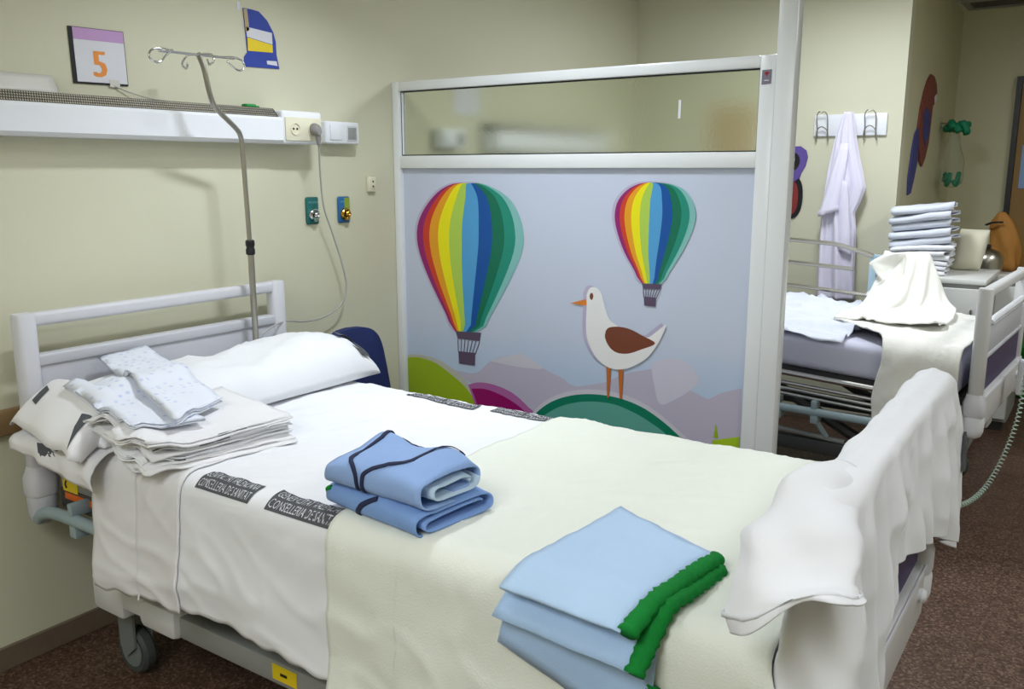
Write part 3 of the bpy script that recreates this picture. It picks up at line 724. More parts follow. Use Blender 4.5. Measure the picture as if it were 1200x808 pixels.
    if far_rail:
        fr = part('side_rail', up(B().tube([(.35, 2.262, .995), (1.62, 2.262, .995)], .011, 8).tube([(.35, 2.262, .865), (1.70, 2.262, .865)], .011, 8).tube([(.35, 2.262, 1.12), (1.5, 2.262, 1.12), (1.55, 2.262, 1.115), (1.72, 2.262, 1.075)], .012, 8)), 'steel', t)
        for px in (.4, 1.72, 1.93): part('rail_post', up(B().box(px-.02, px+.02, 2.258, 2.284, .6, 1.08, .006)), 'pale_blue', fr)
        part('rail_cap', up(B().box(1.70, 1.97, 2.256, 2.286, 1.065, 1.085, .004)), 'pale_blue', fr)
    else:
        cb = part('control_box', B().box(.15, .5, 1.335, 1.42, .53, .595, .006), 'dark_metal', t)
        part('warning_label', B().prism([(.175, 1.3345, .59), (.255, 1.3345, .59), (.258, 1.3345, .632), (.178, 1.3345, .632)], (0, -.0015, 0)), 'yellow', cb)
        part('pictogram', B().tube(smooth_path([(.197, 1.3325, .624), (.191, 1.3325, .612), (.197, 1.3325, .600)]), .003, 6), 'black', cb)
        part('label_backing', B().box(.16, .46, 1.336, 1.345, .595, .64, .003), 'cabinet_grey', cb)
        part('orange_strip', B().box(.185, .42, 1.331, 1.3345, .565, .586, .001), 'orange', cb)
        part('rail_label', B().box(1.085, 1.175, 1.3435, 1.3448, .27, .312), 'yellow', t, label='yellow label on the base frame')
        part('rail_label_mark', B().box(1.115, 1.14, 1.343, 1.3435, .286, .294, 0), 'black', t)
        part('pole_socket', B().box(.115, .178, 2.05, 2.13, .58, .64, .006).lathe((.155, 2.109, .64), [(.02, -.002), (.02, .03), (.013, .03)], 14), 'dark_metal', t)
    t.location = Vector(loc); t.rotation_euler = (0, 0, rz)
    return t
bed1 = make_bed('near hospital bed covered in white sheets, grey headboard against the wall', (1.2, 1.79, 0), 0, 0, False, 0)
rz2 = math.radians(-3.2)
bed2c = Vector((1.155, 4.5, 0))
bed2 = make_bed('far hospital bed behind the partition with raised steel side rails', bed2c, rz2, .05, True, .9)

# ------------------------------------------------------------------ bedclothes of the near bed
YN, YF, RAD = 1.262, 2.262, .05
def bedsurf(x, s, off=0., zt=.795, wr=1.):
    """s: distance from the near edge; negative on top of the mattress, positive round the edge and down"""
    W = YF-YN-2*RAD; q = RAD*PI/2
    if s > 0:
        if s < q: a = s/RAD; p = Vector((x, YN+RAD-RAD*math.sin(a), zt-RAD+RAD*math.cos(a))); n = Vector((0, -math.sin(a), math.cos(a)))
        else: p = Vector((x, YN, zt-RAD-(s-q))); n = Vector((0, -1, 0))
    elif s > -W: p = Vector((x, YN+RAD-s, zt)); n = Vector((0, 0, 1))
    else:
        u = -s-W
        if u < q: a = u/RAD; p = Vector((x, YF-RAD+RAD*math.sin(a), zt-RAD+RAD*math.cos(a))); n = Vector((0, math.sin(a), math.cos(a)))
        else: p = Vector((x, YF, zt-RAD-(u-q))); n = Vector((0, 1, 0))
    d = off
    hang = sstep(.03, .3, s)
    d += wr*(.005*fbm(x, s, 1., 3.5)+(.005*max(0, ridge(x*.8+s*.55, s*.5-x*.3, 4., 6.))**3+.003*max(0, ridge(x*2+s*1.2, s*.6-x*.5, 8., 9.))**3)*(1-hang))
    d += wr*hang*(.010*(1+math.sin(x*15+2.5*nz(x, s, 3, 2.)+s*2))*.5+.012*(.6+fbm(x*.5, s*1.1, 7., 3.))+.013*max(0, ridge(x*.8-s*.9, s*1.3, 9., 2.4))**3+.006*max(0, ridge(x*1.5-s*1.2, s*2., 5., 4.))**3)
    return p+n*(d+.004)
def cloth_over(name, x0, x1, s0, s1f, off, m, label, cat, nx, ns, solid=.003, wr=1., group=None, edge=.004, foot=None):
    def f(u, v):
        x = x0+(x1-x0)*u
        s1 = s1f(x) if callable(s1f) else s1f
        sa = s0(x) if callable(s0) else s0
        s = sa+(s1-sa)*v
        xx = x+edge*nz(s*9, 5*u, 2.)*(1 if u in (0, 1) else 0)
        ss = s+(.004*math.sin(x*70)+.006*nz(x*14, 3.1, 2.))*sstep(.9, 1, v)
        p = bedsurf(xx, ss, off, wr=wr)
        if foot: p = foot(p, x, ss)
        return p
    return solo(name, B().grid(f, nx, ns), m, label, cat, group, solid=solid, smooth=1)
def hemz(x): return interp(x, [.14, .22, .58, .80, .88, 1.1, 1.4, 1.6], [.80, .79, .68, .47, .45, .45, .425, .42])
sheet = cloth_over('bed_sheet', .172, 1.62, -1.15, lambda x: .795-RAD-hemz(x)+RAD*PI/2, 0, 'cotton', 'white printed sheet covering the near bed and hanging down its side', 'sheet', 130, 130)
draw = cloth_over('draw_sheet', .50, .885, -.32, lambda x: .795-RAD-interp(x, [.5, .7, .885], [.41, .43, .437])+RAD*PI/2, .0065, 'cotton_warm', 'narrow white draw sheet hanging over the bed side near the headboard', 'sheet', 36, 70, edge=.006)
part('seam', B().rings([[bedsurf(.70+dx, .02+.38*k/30, .0090) for dx in (-.003, -.001, .001, .003)] for k in range(31)], False, False), 'cotton_grey', draw, smooth=1)
def covfoot(p, x, s):
    if s > .02: p.y -= .03*sstep(2.15, 2.4, x)*sstep(.05, .35, s); p.x += .11*sstep(2.15, 2.375, x)*sstep(.03, .2, s)
    return p
cov = cloth_over('coverlet', 1.405, 2.375, -1.13, .50, .008, 'coverlet', 'cream white woven coverlet over the foot half of the near bed', 'bedspread', 90, 120, solid=.005, foot=covfoot)
part('fold_line', B().rings([[bedsurf(1.60+dx+.01*nz(k*.2, 1, 1), -.02+.46*k/30, .0115) for dx in (-.006, -.002, .002, .006)] for k in range(31)], False, False), 'coverlet', cov, smooth=1)
# dark printed bands with lettering
def printed_band(x0, x1, s0, s1, off=.0032, flip=False):
    b = B().rings([[bedsurf(x0+(x1-x0)*i/24, s0+(s1-s0)*j/8, off) for j in range(9)] for i in range(25)], False, False)
    bd = part('printed_band', b, 'print_dark', sheet, smooth=1)
    w1 = text_width('GENERALITAT VALENCIANA'); w2 = text_width('CONSELLERIA DE SANITAT'); h = s0-s1
    for txt, ww, fa in (('GENERALITAT VALENCIANA', w1, .56), ('CONSELLERIA DE SANITAT', w2, .1)):
        sz = (x1-x0)*.94/ww
        hs = abs(h)*.34/.7
        def f(x, y):
            X = x0+.03*(x1-x0)+x*sz; Sx = s1+h*fa-y*hs
            return bedsurf(X, Sx, off+.0012)
        part('lettering', text_bm(txt, f), 'print_text', bd, smooth=0)
printed_band(.93, 1.128, -.012, .048)
printed_band(1.19, 1.425, -.012, .048)
printed_band(.84, 1.12, -.90, -.85); printed_band(1.185, 1.40, -.905, -.85)

# pillow with printed case
def pillow_f(u, v, off=0.):
    a = (u-.5)*2; b_ = (v-.5)*2          # a along y, b_ along x
    h = max(0, (1-abs(a)**3.2))**.45*max(0, (1-abs(b_)**2.6))**.5
    return a, b_, h
def pil(a, b_, top, off=0.):
    h = max(0, (1-abs(a)**8.))**.34*max(0, (1-abs(b_)**3))**.42
    x = .372+.203*b_*(1+.03*nz(a*3, b_, 1)); y = 1.785+.54*a*(1+.02*nz(b_*3, a, 2))
    bas = .806+.012*abs(b_)
    prof = interp(a, [-1, -.75, -.35, .1, .5, .85, 1], [.08, .115, .13, .125, .155, .15, .12])
    wr = .010*fbm(a*1.6, b_*.9, 3, 1.9)+.014*max(0, ridge(a*1.3+b_*.6, b_*.5, 2., 1.4))**3+.008*max(0, ridge(a*2.5-b_*.9, b_*.8+a, 6., 1.8))**3
    z = bas+(h*prof+wr*h+off if top else -.0)
    return Vector((x, y, z))
def pillow_mesh():
    b = B(); n1, n2 = 64, 26
    def w_(t): return math.sin((t-.5)*PI)
    T = [[b.bm.verts.new(pil(w_(i/n1), w_(j/n2), True)) for j in range(n2+1)] for i in range(n1+1)]
    def dn(i, j):
        p = pil(w_(i/n1), w_(j/n2), False); return p
    L = [[T[i][j] if i in (0, n1) or j in (0, n2) else b.bm.verts.new(dn(i, j)) for j in range(n2+1)] for i in range(n1+1)]
    for i in range(n1):
        for j in range(n2):
            b.bm.faces.new((T[i][j], T[i+1][j], T[i+1][j+1], T[i][j+1]))
            b.bm.faces.new((L[i][j+1], L[i+1][j+1], L[i+1][j], L[i][j]))
    return b
pw = solo('pillow', pillow_mesh(), 'cotton', 'wide white pillow in a printed case at the head of the near bed', 'pillow', smooth=1)
# open end of the pillow case: a flattened tube drooping over the near edge
def case(u, v):
    """u runs round the tube (0..1), v from the pillow out to the open end"""
    a = 2*PI*u; ca, sa = math.cos(a), math.sin(a); top = sa > 0
    cx = .345+.03*v; hx = .20-.012*math.sin(v*PI)
    x = cx+hx*math.copysign(abs(ca)**.6, ca)
    hh = .062*(1-v)**.7+.017
    q = (x-.335)/.2
    y = 1.325-.135*v-.025*v*q+(.018*v if not top else -.012*v)+.010*v*nz(x*9, 1, 2)
    z = .872-.052*v**1.6-.012*v*q+hh*math.copysign(abs(sa)**.8, sa)+v*(.016*nz(x*8, v*1.5, 3 if top else 7)+.007*math.sin(x*38+(0 if top else 2)))
    return Vector((x, y, z))
part('pillowcase_end', B().rings([[case(k/44, j/12) for k in range(44)] for j in range(13)], True, False), 'cotton_warm', pw, solid=.003, smooth=1)
def case2(u, v):
    x = .215+.375*u; q = sstep(0, 1, v)
    return Vector((x+.01*nz(u*5, v, 3), 1.275-.10*math.sin(min(1, v*1.2)*PI/2)+.02*u-.012*nz(u*6, v*2, 5), .835-.05*v*v-.045*v*(.3+u)-.01*u+.010*fbm(u*2.4, v*2, 4, 1.9)))
part('pillowcase_flap', B().grid(case2, 26, 16), 'cotton_warm', pw, solid=.003, smooth=1)
def patch(P4, f, off, nm='printed_patch', parent=None):
    A, Bq, Cq, Dq = [Vector((p[0], p[1], 0)) for p in P4]
    R = []
    for i in range(9):
        row = []
        for j in range(7):
            u, v = i/8, j/6; q = A.lerp(Bq, u).lerp(Dq.lerp(Cq, u), v); row.append(f(q.x, q.y)+Vector((0, 0, off)))
        R.append(row)
    return part(nm, B().rings(R, False, False), 'print_dark', parent, smooth=1)
patch([(.30, .35), (.335, .25), (.345, .62), (.31, .66)], case, .004, parent=pw)
patch([(.10, .45), (.17, .5), (.15, .72), (.09, .98)], case, .004, parent=pw)
patch([(.30, .55), (.55, .5), (.58, .9), (.40, .9)], case2, .004, parent=pw)
pp = lambda a, b_: pil(a, b_, True, .003)
patch([(.80, .30), (.93, .42), (.93, .60), (.80, .52)], pp, .009, parent=pw)
patch([(.84, .74), (.93, .78), (.93, .93), (.86, .93)], pp, .010, parent=pw)

# ------------------------------------------------------------------ folded linen on the near bed
def placed(cx, cy, z0, rot, tx=0., ty=0., edge=False):
    c, s = math.cos(rot), math.sin(rot)
    def f(u, v, z):
        x, y = cx+c*u-s*v, cy+s*u+c*v
        zz = z0+z+tx*(x-cx)+ty*(y-cy)
        return Vector((x, y, zz))
    return f
labs = ['topmost folded white sheet of the pile beside the pillow', 'second white sheet from the top of the pile beside the pillow', 'third white sheet down in the pile beside the pillow', 'fourth white sheet down in the pile beside the pillow', 'fifth white sheet down in the pile, second from the bottom', 'bottom white sheet of the pile beside the pillow']
zc = .806
for k in range(5, -1, -1):
    r = random.Random(40+k)
    lay = 4 if k in (0, 3) else 3
    t_ = .0036
    sx_ = .30+r.uniform(-.02, .02); sy_ = .43+r.uniform(-.02, .03)
    f0 = placed(.715+r.uniform(-.012, .012)+(.012 if k > 3 else 0), 1.425+r.uniform(-.012, .012), zc, math.radians(-6+r.uniform(-5, 5)), -.10, .0)
    def f(u, v, z, f0=f0, k=k):
        e = sstep(-.10, -.26, v)                     # crumpled near end
        p = f0(u*(1-.15*e)-.02*e, v+.08*e*(.3+nz(u*6, k, 2)), z)
        p.z += e*(.030*nz(u*9, k*2.3, 5)+.010*(5-k)*.3+.026*ridge(u, v, k, 9)); p.x += e*.035*nz(u*7, v*8, k*3.1)
        if p.y < 1.26: p.z -= (1.26-p.y)*.35
        p.z = max(p.z, .8035)
        return p
    o = solo('folded_sheet', folded(f, sx_, sy_, lay, t_, 40+k, nu=12, nv=22, jit=.014, puff=.004, crumple=.0035), 'cotton' if k % 2 else 'cotton_warm', labs[k], 'sheet', 'folded white sheets beside the pillow', solid=.0022, smooth=1)
    if k in (0, 1, 3):
        u0 = .10 if k == 0 else -.13
        pb = B().rings([[f(sx_/2+.004, -.02-.06*k+.09*i/6, .002+.012*j/3)+Vector((.003, 0, 0)) for j in range(4)] for i in range(7)], False, False)
        part('printed_patch', pb, 'print_dark', o, smooth=1)
    zc += lay*t_+.0015
# dotted gowns lying across pillow and pile
def quadmap(A, Bq, Cq, Dq, sw, sd):
    """corners A B C D as (x, y, z): u runs A->B, v runs A->D"""
    A, Bq, Cq, Dq = [Vector(p) for p in (A, Bq, Cq, Dq)]
    def f(u, v, z):
        a, b_ = u/sw+.5, v/sd+.5
        p = A.lerp(Bq, a).lerp(Dq.lerp(Cq, a), b_); p.z += z
        return p
    return f
def bump_clear(f, amp=.012):
    return lambda u, v, z: f(u, v, z)+Vector((0, 0, amp*nz(u*5, v*4, 2)))
def floored(f, down_, lift=.004):
    def g(u, v, z):
        p = f(u, v, z); h = down_(p.x, p.y)
        if h is not None: p.z = max(p.z, h+lift+z)
        return p
    return g
bpy.context.view_layer.update()
ground = bvh_of([o for o in col.objects if o.type == 'MESH' and root_of(o).name.split('.')[0] in ('pillow', 'bed_sheet', 'folded_sheet', 'draw_sheet')])
gm = quadmap((.33, 1.285, .915), (.325, 1.43, .925), (.80, 1.40, .893), (.74, 1.235, .89), .16, .46)
g2 = solo('folded_gown', folded(floored(gm, ground), .16, .46, 3, .005, 61, nu=8, nv=20, jit=.006, puff=.004, crumple=.003), 'dotted_cotton', 'lower dotted white gown, mostly under the other one, across the pillow and sheets', 'gown', 'dotted gowns at the pillow', solid=.0022, smooth=1)
bpy.context.view_layer.update()
ground2 = bvh_of([o for o in col.objects if o.type == 'MESH' and root_of(o).name.split('.')[0] in ('pillow', 'bed_sheet', 'folded_sheet', 'folded_gown')])
gm = quadmap((.135, 1.505, .955), (.14, 1.665, .962), (.72, 1.52, .905), (.80, 1.31, .90), .2, .6)
g1 = solo('folded_gown', folded(floored(gm, ground2), .2, .6, 3, .006, 62, nu=8, nv=24, jit=.008, puff=.006, crumple=.003), 'dotted_cotton', 'upper dotted white gown folded across the pillow and the white pile', 'gown', 'dotted gowns at the pillow', solid=.0022, smooth=1)

# two blue tops with navy trim, each rolled flat
def scrub(z0, cx, cy, rot, wu, dv, turns, t_, seed, m, label, peak, s0):
    f0 = placed(cx, cy, z0, rot)
    def f(u, v, z):
        h = z/(2*turns*t_)
        p = f0(u, v*(1-.05*h), z)
        p.z += peak*h*(.034*sstep(-.05, .11, u)*sstep(.02, .14, v)+.020*math.exp(-((v+.085)/.05)**2)*sstep(-.10, .06, u)+.010*fbm(u*1.2, v*1.2, seed, 5))
        return p
    rb = rolled(f, wu, dv, turns, t_, seed, s0); f.pt = rb.pt
    return solo('folded_scrub_top', rb, m, label, 'gown', 'folded blue tops on the coverlet', solid=.004, smooth=1), f
A2, A1 = math.radians(82), math.radians(87)
s2, f2 = scrub(.806, 1.505, 1.412, A2, .245, .315, 2.0, .0135, 71, 'scrub_blue_deep', 'lower blue top with navy trim, lying on the coverlet', .25, .3)
s1, f1 = scrub(.861, 1.50, 1.40, A1, .22, .29, 2.0, .0165, 72, 'scrub_blue', 'upper light blue top with navy trim, lying on the other blue top', 1., 1.0)
part('lining', rolled(f1, .165, .305, 1.15, .0145, 73, .15, jit=.02, puff=0.).bm and rolled(lambda u, v, z: f1(u, v-.01, z+.012), .165, .29, 1.25, .0155, 73, .15, jit=.02, puff=0.), 'scrub_pale', s1, solid=.004, smooth=1, label='pale blue inner layers')
def trim(parent, fn, path, w_):
    R = strip_on(fn.pt, path, w_, .003); sg = 1 if sum(r_[0][1].z for r_ in R) > 0 or R[-1][0][1].y < 0 else -1
    if R[len(R)//2][0][1].z-.5*R[len(R)//2][0][1].y < 0: sg = -1
    else: sg = 1
    b = B().rings([[q+nr*LIFT*sg for q, nr in r_] for r_ in R], False, False)
    part('trim', b, 'navy_trim', parent, smooth=1, solid=.002)
LIFT = .0042
trim(s1, f1, [(1.30, .125), (1.42, .125), (1.55, .10), (1.68, .055), (1.76, .04), (1.86, .038)], .010)
trim(s1, f1, [(1.33, -.10), (1.46, -.08), (1.58, -.02), (1.68, .015), (1.75, .022), (1.88, .022)], .010)
trim(s1, f1, [(1.30, .12), (1.36, .06), (1.40, .02)], .010)
trim(s2, f2, [(1.64, -.02), (1.73, .02), (1.80, .035), (1.92, .045)], .012)
part('green_tab', B().tube(smooth_path([(1.352, 1.32, .85), (1.34, 1.322, .842), (1.343, 1.325, .828)]), .006, 8), 'rib_green', s2, smooth=1)

# light blue trousers with green waistbands, hanging over the near edge
def trous(A, Bq, Cq, Dq, z0, lay, t_, seed, label, m, wb, droop=1., span=(-.5, .5)):
    qm = quadmap((A[0], A[1], z0), (Bq[0], Bq[1], z0), (Cq[0], Cq[1], z0), (Dq[0], Dq[1], z0), .38, .28)
    def f(u, v, z):
        p = qm(u, v, z); p.z += .004*fbm(p.x, p.y, seed, 7); h = p.z-.803
        if p.y < 1.315:                       # follow the rounded bed edge
            s = 1.315-p.y; q = bedsurf(p.x, s, .009+h*.9+.004, wr=.3); p = p.lerp(q, droop); p.z -= (1-droop)*s*s*1.2
        return p
    o = solo('folded_trousers', folded(f, .38, .28, lay, t_, seed, nu=18, nv=14, jit=.006, puff=.004, crumple=.003), m, label, 'trousers', 'folded light blue trousers', solid=.0025, smooth=1)
    if wb:
        R = []; N = 40
        for i in range(N+1):
            u = (span[0]+(span[1]-span[0])*i/N)*.385; c = f(u, .14, lay*t_*.5); c2 = f(u, .155, lay*t_*.5)
            t = (f(u+.01, .14, 0)-f(u-.01, .14, 0)).normalized(); out = (c2-c).normalized(); upv = t.cross(out); upv = upv if upv.z > 0 else -upv
            k = .5+.6*math.sin(i*2.3)+.9*nz(i*.9, seed, 1)
            ring = []
            for j in range(12):
                a = 2*PI*j/12; q = 1+.2*k+.2*nz(j*.7, i*.8, seed)
                ring.append(c+out*(.010+.017*math.cos(a)*q)+upv*(.0+wb*math.sin(a)*q))
            R.append(ring)
        part('waistband', B().rings(R), 'rib_green', o, smooth=1, label='green ribbed waistband')
    return o
trous((1.875, 1.165), (1.93, 1.59), (2.195, 1.47), (2.185, 1.075), .806, 2, .004, 82, 'lowest light blue trousers, fanned out furthest down the bed side', 'trouser_blue_2', .008, .9, (-.5, -.22))
trous((1.88, 1.185), (1.933, 1.595), (2.198, 1.482), (2.163, 1.165), .8155, 2, .004, 83, 'middle light blue trousers between the other two pairs', 'trouser_blue_2', .011, .45)
trous((1.893, 1.215), (1.935, 1.605), (2.185, 1.50), (2.145, 1.20), .825, 3, .0045, 84, 'topmost light blue trousers with the thick green waistband, flat on the coverlet', 'trouser_blue', .012, .12)

# ------------------------------------------------------------------ white coat over the footboard of the near bed
NU, NV = 64, 84
yc0, yc1 = 1.13, 2.40
def outer_len(y): return interp(y, [1.13, 1.25, 1.33, 1.45, 1.55, 1.62, 1.7, 1.85, 2.05, 2.2, 2.34, 2.40], [.42, .52, .58, .56, .31, .23, .22, .24, .29, .34, .37, .34])
def inner_len(y): return interp(y, [1.13, 1.3, 1.5, 1.9, 2.2, 2.4], [.08, .10, .15, .15, .12, .08])
P0 = np.zeros((NU, NV, 3)); RS = np.zeros((NU, NV, 3)); pins = []
NI = 16
for j in range(NV):
    y = yc0+(yc1-yc0)*j/(NV-1)
    for i in range(NU):
        s = -inner_len(y)*(NI-i)/NI if i <= NI else outer_len(y)*(i-NI)/(NU-1-NI)
        P0[i, j] = (2.42+s*.98, y, 1.09+.012*math.sin(j*.75+i*.25)*min(1, abs(i-NI)/8)+.012*nz(i*.2, j*.2, 1))
        RS[i, j] = (s, (y-1.8)*(1.05+.07*min(1, abs(s)/.2)), 0)
for j in range(NV):
    y = yc0+(yc1-yc0)*j/(NV-1)
    if 1.30 < y < 2.28: pins.append(NI*NV+j); P0[NI, j, 2] = 1.078+.012*max(0, nz(y*5, 2, 1))
def coll(Q, P):
    Q = box_push(Q, P, (2.385, 1.275, .4), (2.468, 2.305, 1.07), .018)
    Q = box_push(Q, P, (0, 1.245, .2), (2.372, 2.28, .812), .03)
    return box_push(Q, P, (2.35, 1.24, .44), (2.475, 2.31, .66), .02)
G = crinkle(pbd(P0, RS, pins, coll, steps=150, iters=12, stiff_bend=.22, damp=.97), .020, 4.5, 3., NI)
G = crinkle(G, .007, 12., 5., NI)
ct = solo('white_coat', grid_np(G), 'cotton', 'white cotton coat draped over the footboard of the near bed', 'coat', solid=.0028, smooth=1, sub=1)
pbd_band = [[Vector(G[i, j])+Vector((.006, .004, 0)) for j in range(NV-9, NV-2)] for i in range(NI+15, NI+26)]
part('printed_band', B().rings(pbd_band, False, False), 'print_dark', ct, smooth=1)
# sleeve hanging at the near end, cuff opening down
def sleeve_ring(c, ax, r1, r2, seed, n=28):
    ax = Vector(ax).normalized(); u = ax.cross(Vector((0, 1, 0))).normalized(); v = ax.cross(u)
    return [Vector(c)+u*r1*math.cos(2*PI*k/n)*(1+.10*nz(math.cos(2*PI*k/n)*1.7, math.sin(2*PI*k/n)*1.7, seed))+v*r2*math.sin(2*PI*k/n)*(1+.14*nz(math.sin(2*PI*k/n)*2, math.cos(2*PI*k/n)*2, seed+3)) for k in range(n)]
SR = [((2.435, 1.44, 1.055), (-.1, -1, -.1), .03, .02), ((2.425, 1.36, 1.058), (-.2, -.9, -.3), .052, .022), ((2.415, 1.285, 1.035), (-.1, -.7, -.8), .068, .04), ((2.41, 1.23, 1.0), (.05, -.3, -1), .082, .05), ((2.41, 1.205, .965), (.18, -.15, -1), .09, .055), ((2.418, 1.195, .94), (.36, -.1, -1), .095, .06), ((2.428, 1.19, .92), (.5, -.1, -1), .10, .062)]
RR = []
for i in range(len(SR)-1):
    for k in range(4):
        f = k/4; a, b_ = SR[i], SR[i+1]
        l = lambda p, q: tuple(np.array(p)*(1-f)+np.array(q)*f)
        RR.append(sleeve_ring(l(a[0], b_[0]), l(a[1], b_[1]), a[2]*(1-f)+b_[2]*f, a[3]*(1-f)+b_[3]*f, 1+(i*4+k)*.10))
RR.append(sleeve_ring(*SR[-1], 1+24*.1))
RR = [[p+(p-sum(r_, Vector())/len(r_)).normalized()*(.024*max(0, ridge(p.x*.9+p.z*.5, p.y+p.z*.6, 4., 7.))**2+.014*fbm(p.x, p.y, p.z, 9.)-.010) for p in r_] for r_ in RR]
for q, r_ in enumerate(RR):
    wg = sstep(len(RR)-11, len(RR)-1, q); cy = sum(p.y for p in r_)/len(r_)
    for p in r_:
        if p.y < cy: p.z += wg*.045*math.exp(-((p.x-2.455)/.05)**2)*min(1, (cy-p.y)/.03); p.y -= wg*.012*math.exp(-((p.x-2.455)/.05)**2)
part('sleeve', B().rings(RR, True, False), 'cotton', ct, solid=.003, sub=1, smooth=1)
part('cuff_seam', B().rings([[RR[-5+q][k % 28]+(RR[-5+q][k % 28]-sum(RR[-5+q], Vector())/28).normalized()*.0028 for q in (0, 1)] for k in range(29)], False, False), 'cotton_grey', ct, smooth=1, solid=.002)

# ------------------------------------------------------------------ IV pole on the near bed
PC = Vector((2.745, 0, 1.55)); pz = lambda P: [PC+(Vector(p)-PC)*.9962 for p in P]
iv = thing('iv_pole', 'bent steel drip pole with four hooks standing at the headboard of the near bed', 'drip pole', (.155, 2.11, .64))
part('lower_tube', B().tube(pz([(.145, 2.118, .636), (.145, 2.118, 1.27)]), .0115, 14), 'steel', iv)
part('upper_tube', B().tube(smooth_path(pz([(.145, 2.118, 1.2), (.145, 2.112, 1.45), (.145, 2.108, 1.62), (.147, 2.102, 1.662), (.16, 2.075, 1.69), (.185, 1.985, 1.745), (.195, 1.955, 1.772), (.199, 1.938, 1.82), (.2, 1.925, 1.88), (.2, 1.905, 1.925)]), 6), .0088, 14), 'steel', iv, smooth=1)
part('clamp', B().lathe(pz([(.145, 2.117, 1.245)])[0], [(.013, 0), (.0165, .004), (.0165, .02), (.014, .024), (.014, .03), (.0165, .034), (.0165, .05), (.013, .054)], 16), 'black', iv)
hk = part('hook_bar', B().tube(pz([(.2, 1.76, 1.918), (.2, 2.05, 1.922)]), .0042, 8), 'chrome', iv)
def hook(pts): part('hook', B().tube(smooth_path(pz(pts), 5), .0036, 8), 'chrome', iv, smooth=1)
hook([(.2, 1.81, 1.922), (.2, 1.765, 1.925), (.2, 1.735, 1.917), (.2, 1.725, 1.898), (.2, 1.74, 1.884), (.2, 1.765, 1.885), (.2, 1.785, 1.905), (.2, 1.81, 1.925)])
hook([(.2, 2.0, 1.922), (.2, 2.05, 1.925), (.2, 2.082, 1.918), (.2, 2.092, 1.9), (.2, 2.075, 1.885), (.2, 2.05, 1.89), (.2, 2.02, 1.91)])
hook([(.2, 1.905, 1.92), (.23, 1.905, 1.92), (.27, 1.905, 1.915), (.285, 1.90, 1.895), (.27, 1.895, 1.883), (.26, 1.895, 1.9)])
hook([(.2, 1.905, 1.92), (.15, 1.91, 1.923), (.115, 1.915, 1.915), (.10, 1.915, 1.895), (.115, 1.92, 1.883), (.125, 1.92, 1.9)])

# ------------------------------------------------------------------ blue chair behind the bed
ch = thing('chair', 'dark blue upholstered chair between the near bed and the partition', 'chair', (.5, 2.52, 0))
def chair_back():
    R = []
    for x, s in ((.275, .9), (.28, 1), (.315, 1), (.32, .9)):
        ring = []
        for k in range(40):
            a = 2*PI*k/40; ca, sa = math.cos(a), math.sin(a)
            px = math.copysign(abs(ca)**.42, ca); pz = math.copysign(abs(sa)**.42, sa)
            zz = .755+.17*pz*s; yy = 2.475+(.165-.035*(pz*.5+.5))*px*s-.02*(pz*.5+.5)+.01
            ring.append((x+.05*(1-px*px)*-.6-.06*(zz-.6)+.03, yy, zz+.01*(1-px*px)))
        R.append(ring)
    return B().rings(R)
part('backrest', chair_back(), 'navy_fabric', ch)
part('seat', B().box(.30, .74, 2.33, 2.68, .43, .49, .025, 3), 'navy_fabric', ch)
for lx in (.32, .72):
    for ly in (2.35, 2.66): part('leg', B().tube([(lx, ly, 0), (lx, ly, .44)], .011, 8), 'dark_metal', ch)
for ly in (2.38, 2.58): part('back_support', B().tube([(.34, ly, .46), (.30, ly, .62)], .011, 8), 'dark_metal', ch)

# ------------------------------------------------------------------ bedclothes of the far bed
c2, s2_ = math.cos(rz2), math.sin(rz2)
def b2w(p):      # point built on the near bed's frame -> far bed's place
    x, y = p[0]-1.2, p[1]-1.79
    return Vector((bed2c.x+c2*x-s2_*y, bed2c.y+s2_*x+c2*y, p[2]+.05*(2.2-p[0])))
def rumple(u, v):
    x = .2+1.68*u; V_ = v*(1.03+.03*nz(u*9, 1, 2)+.05*max(0, nz(u*4, 7, 2)))
    e = .07*sstep(.15, 0, V_)
    zb = .793
    w1 = .016*fbm(x, V_, 5, 5.)+.030*max(0, ridge(x*.6+V_*1.6, V_*2.6-x*.8, 2., 3.))**2+.020*max(0, ridge(x*1.8, V_*3., 6., 3.))**3
    if V_ < 1.0:
        yy = 2.235-.93*V_
        p = (x, yy+.01*nz(x*5, V_*6, 2), zb+.005+w1*(1-.4*sstep(.8, 1, V_)))
    else:
        d = (V_-1.0)*.93
        p = (x, 1.30-.02*math.sin(min(1, d/.05)*PI/2)-.004, zb-.02*(1-math.cos(min(1, d/.05)*PI/2))-max(0, d-.03)+w1*.3)
    return b2w(p)
rs = solo('rumpled_sheet', B().grid(rumple, 90, 60), 'blue_sheet', 'rumpled pale blue sheet lying loose on the far bed', 'sheet', solid=.003, smooth=1)
def cover2(u, v):
    x = 1.76+.60*u+(.05*nz(v*5, 2, 1)+.33*sstep(.45, .75, v)-.04)*(1-u); s = -.95+1.37*v
    p = bedsurf(x, s, .022+.02*max(0, ridge(x*1.2, s*1.5, 3, 2.2))**2*(1-u*.5)+.012*fbm(x, s, 8, 4), zt=.80, wr=1.3)
    p.y += .02
    p.y = min(p.y, 2.25)
    return b2w(p)
cv2 = solo('blanket', B().grid(cover2, 44, 80), 'blanket', 'cream blanket spread over the foot end of the far bed', 'blanket', solid=.006, smooth=1)
part('stain', B().rings([[cover2(.42+.10*math.cos(a)*r_, .36+.035*math.sin(a)*r_)+Vector((0, 0, .006)) for a in [2*PI*k/16 for k in range(16)]] for r_ in (.05, .5, 1)], True, False), 'beige_cloth', cv2, smooth=1)
NU, NV = 44, 60
P0 = np.zeros((NU, NV, 3)); RS = P0.copy(); pins = []
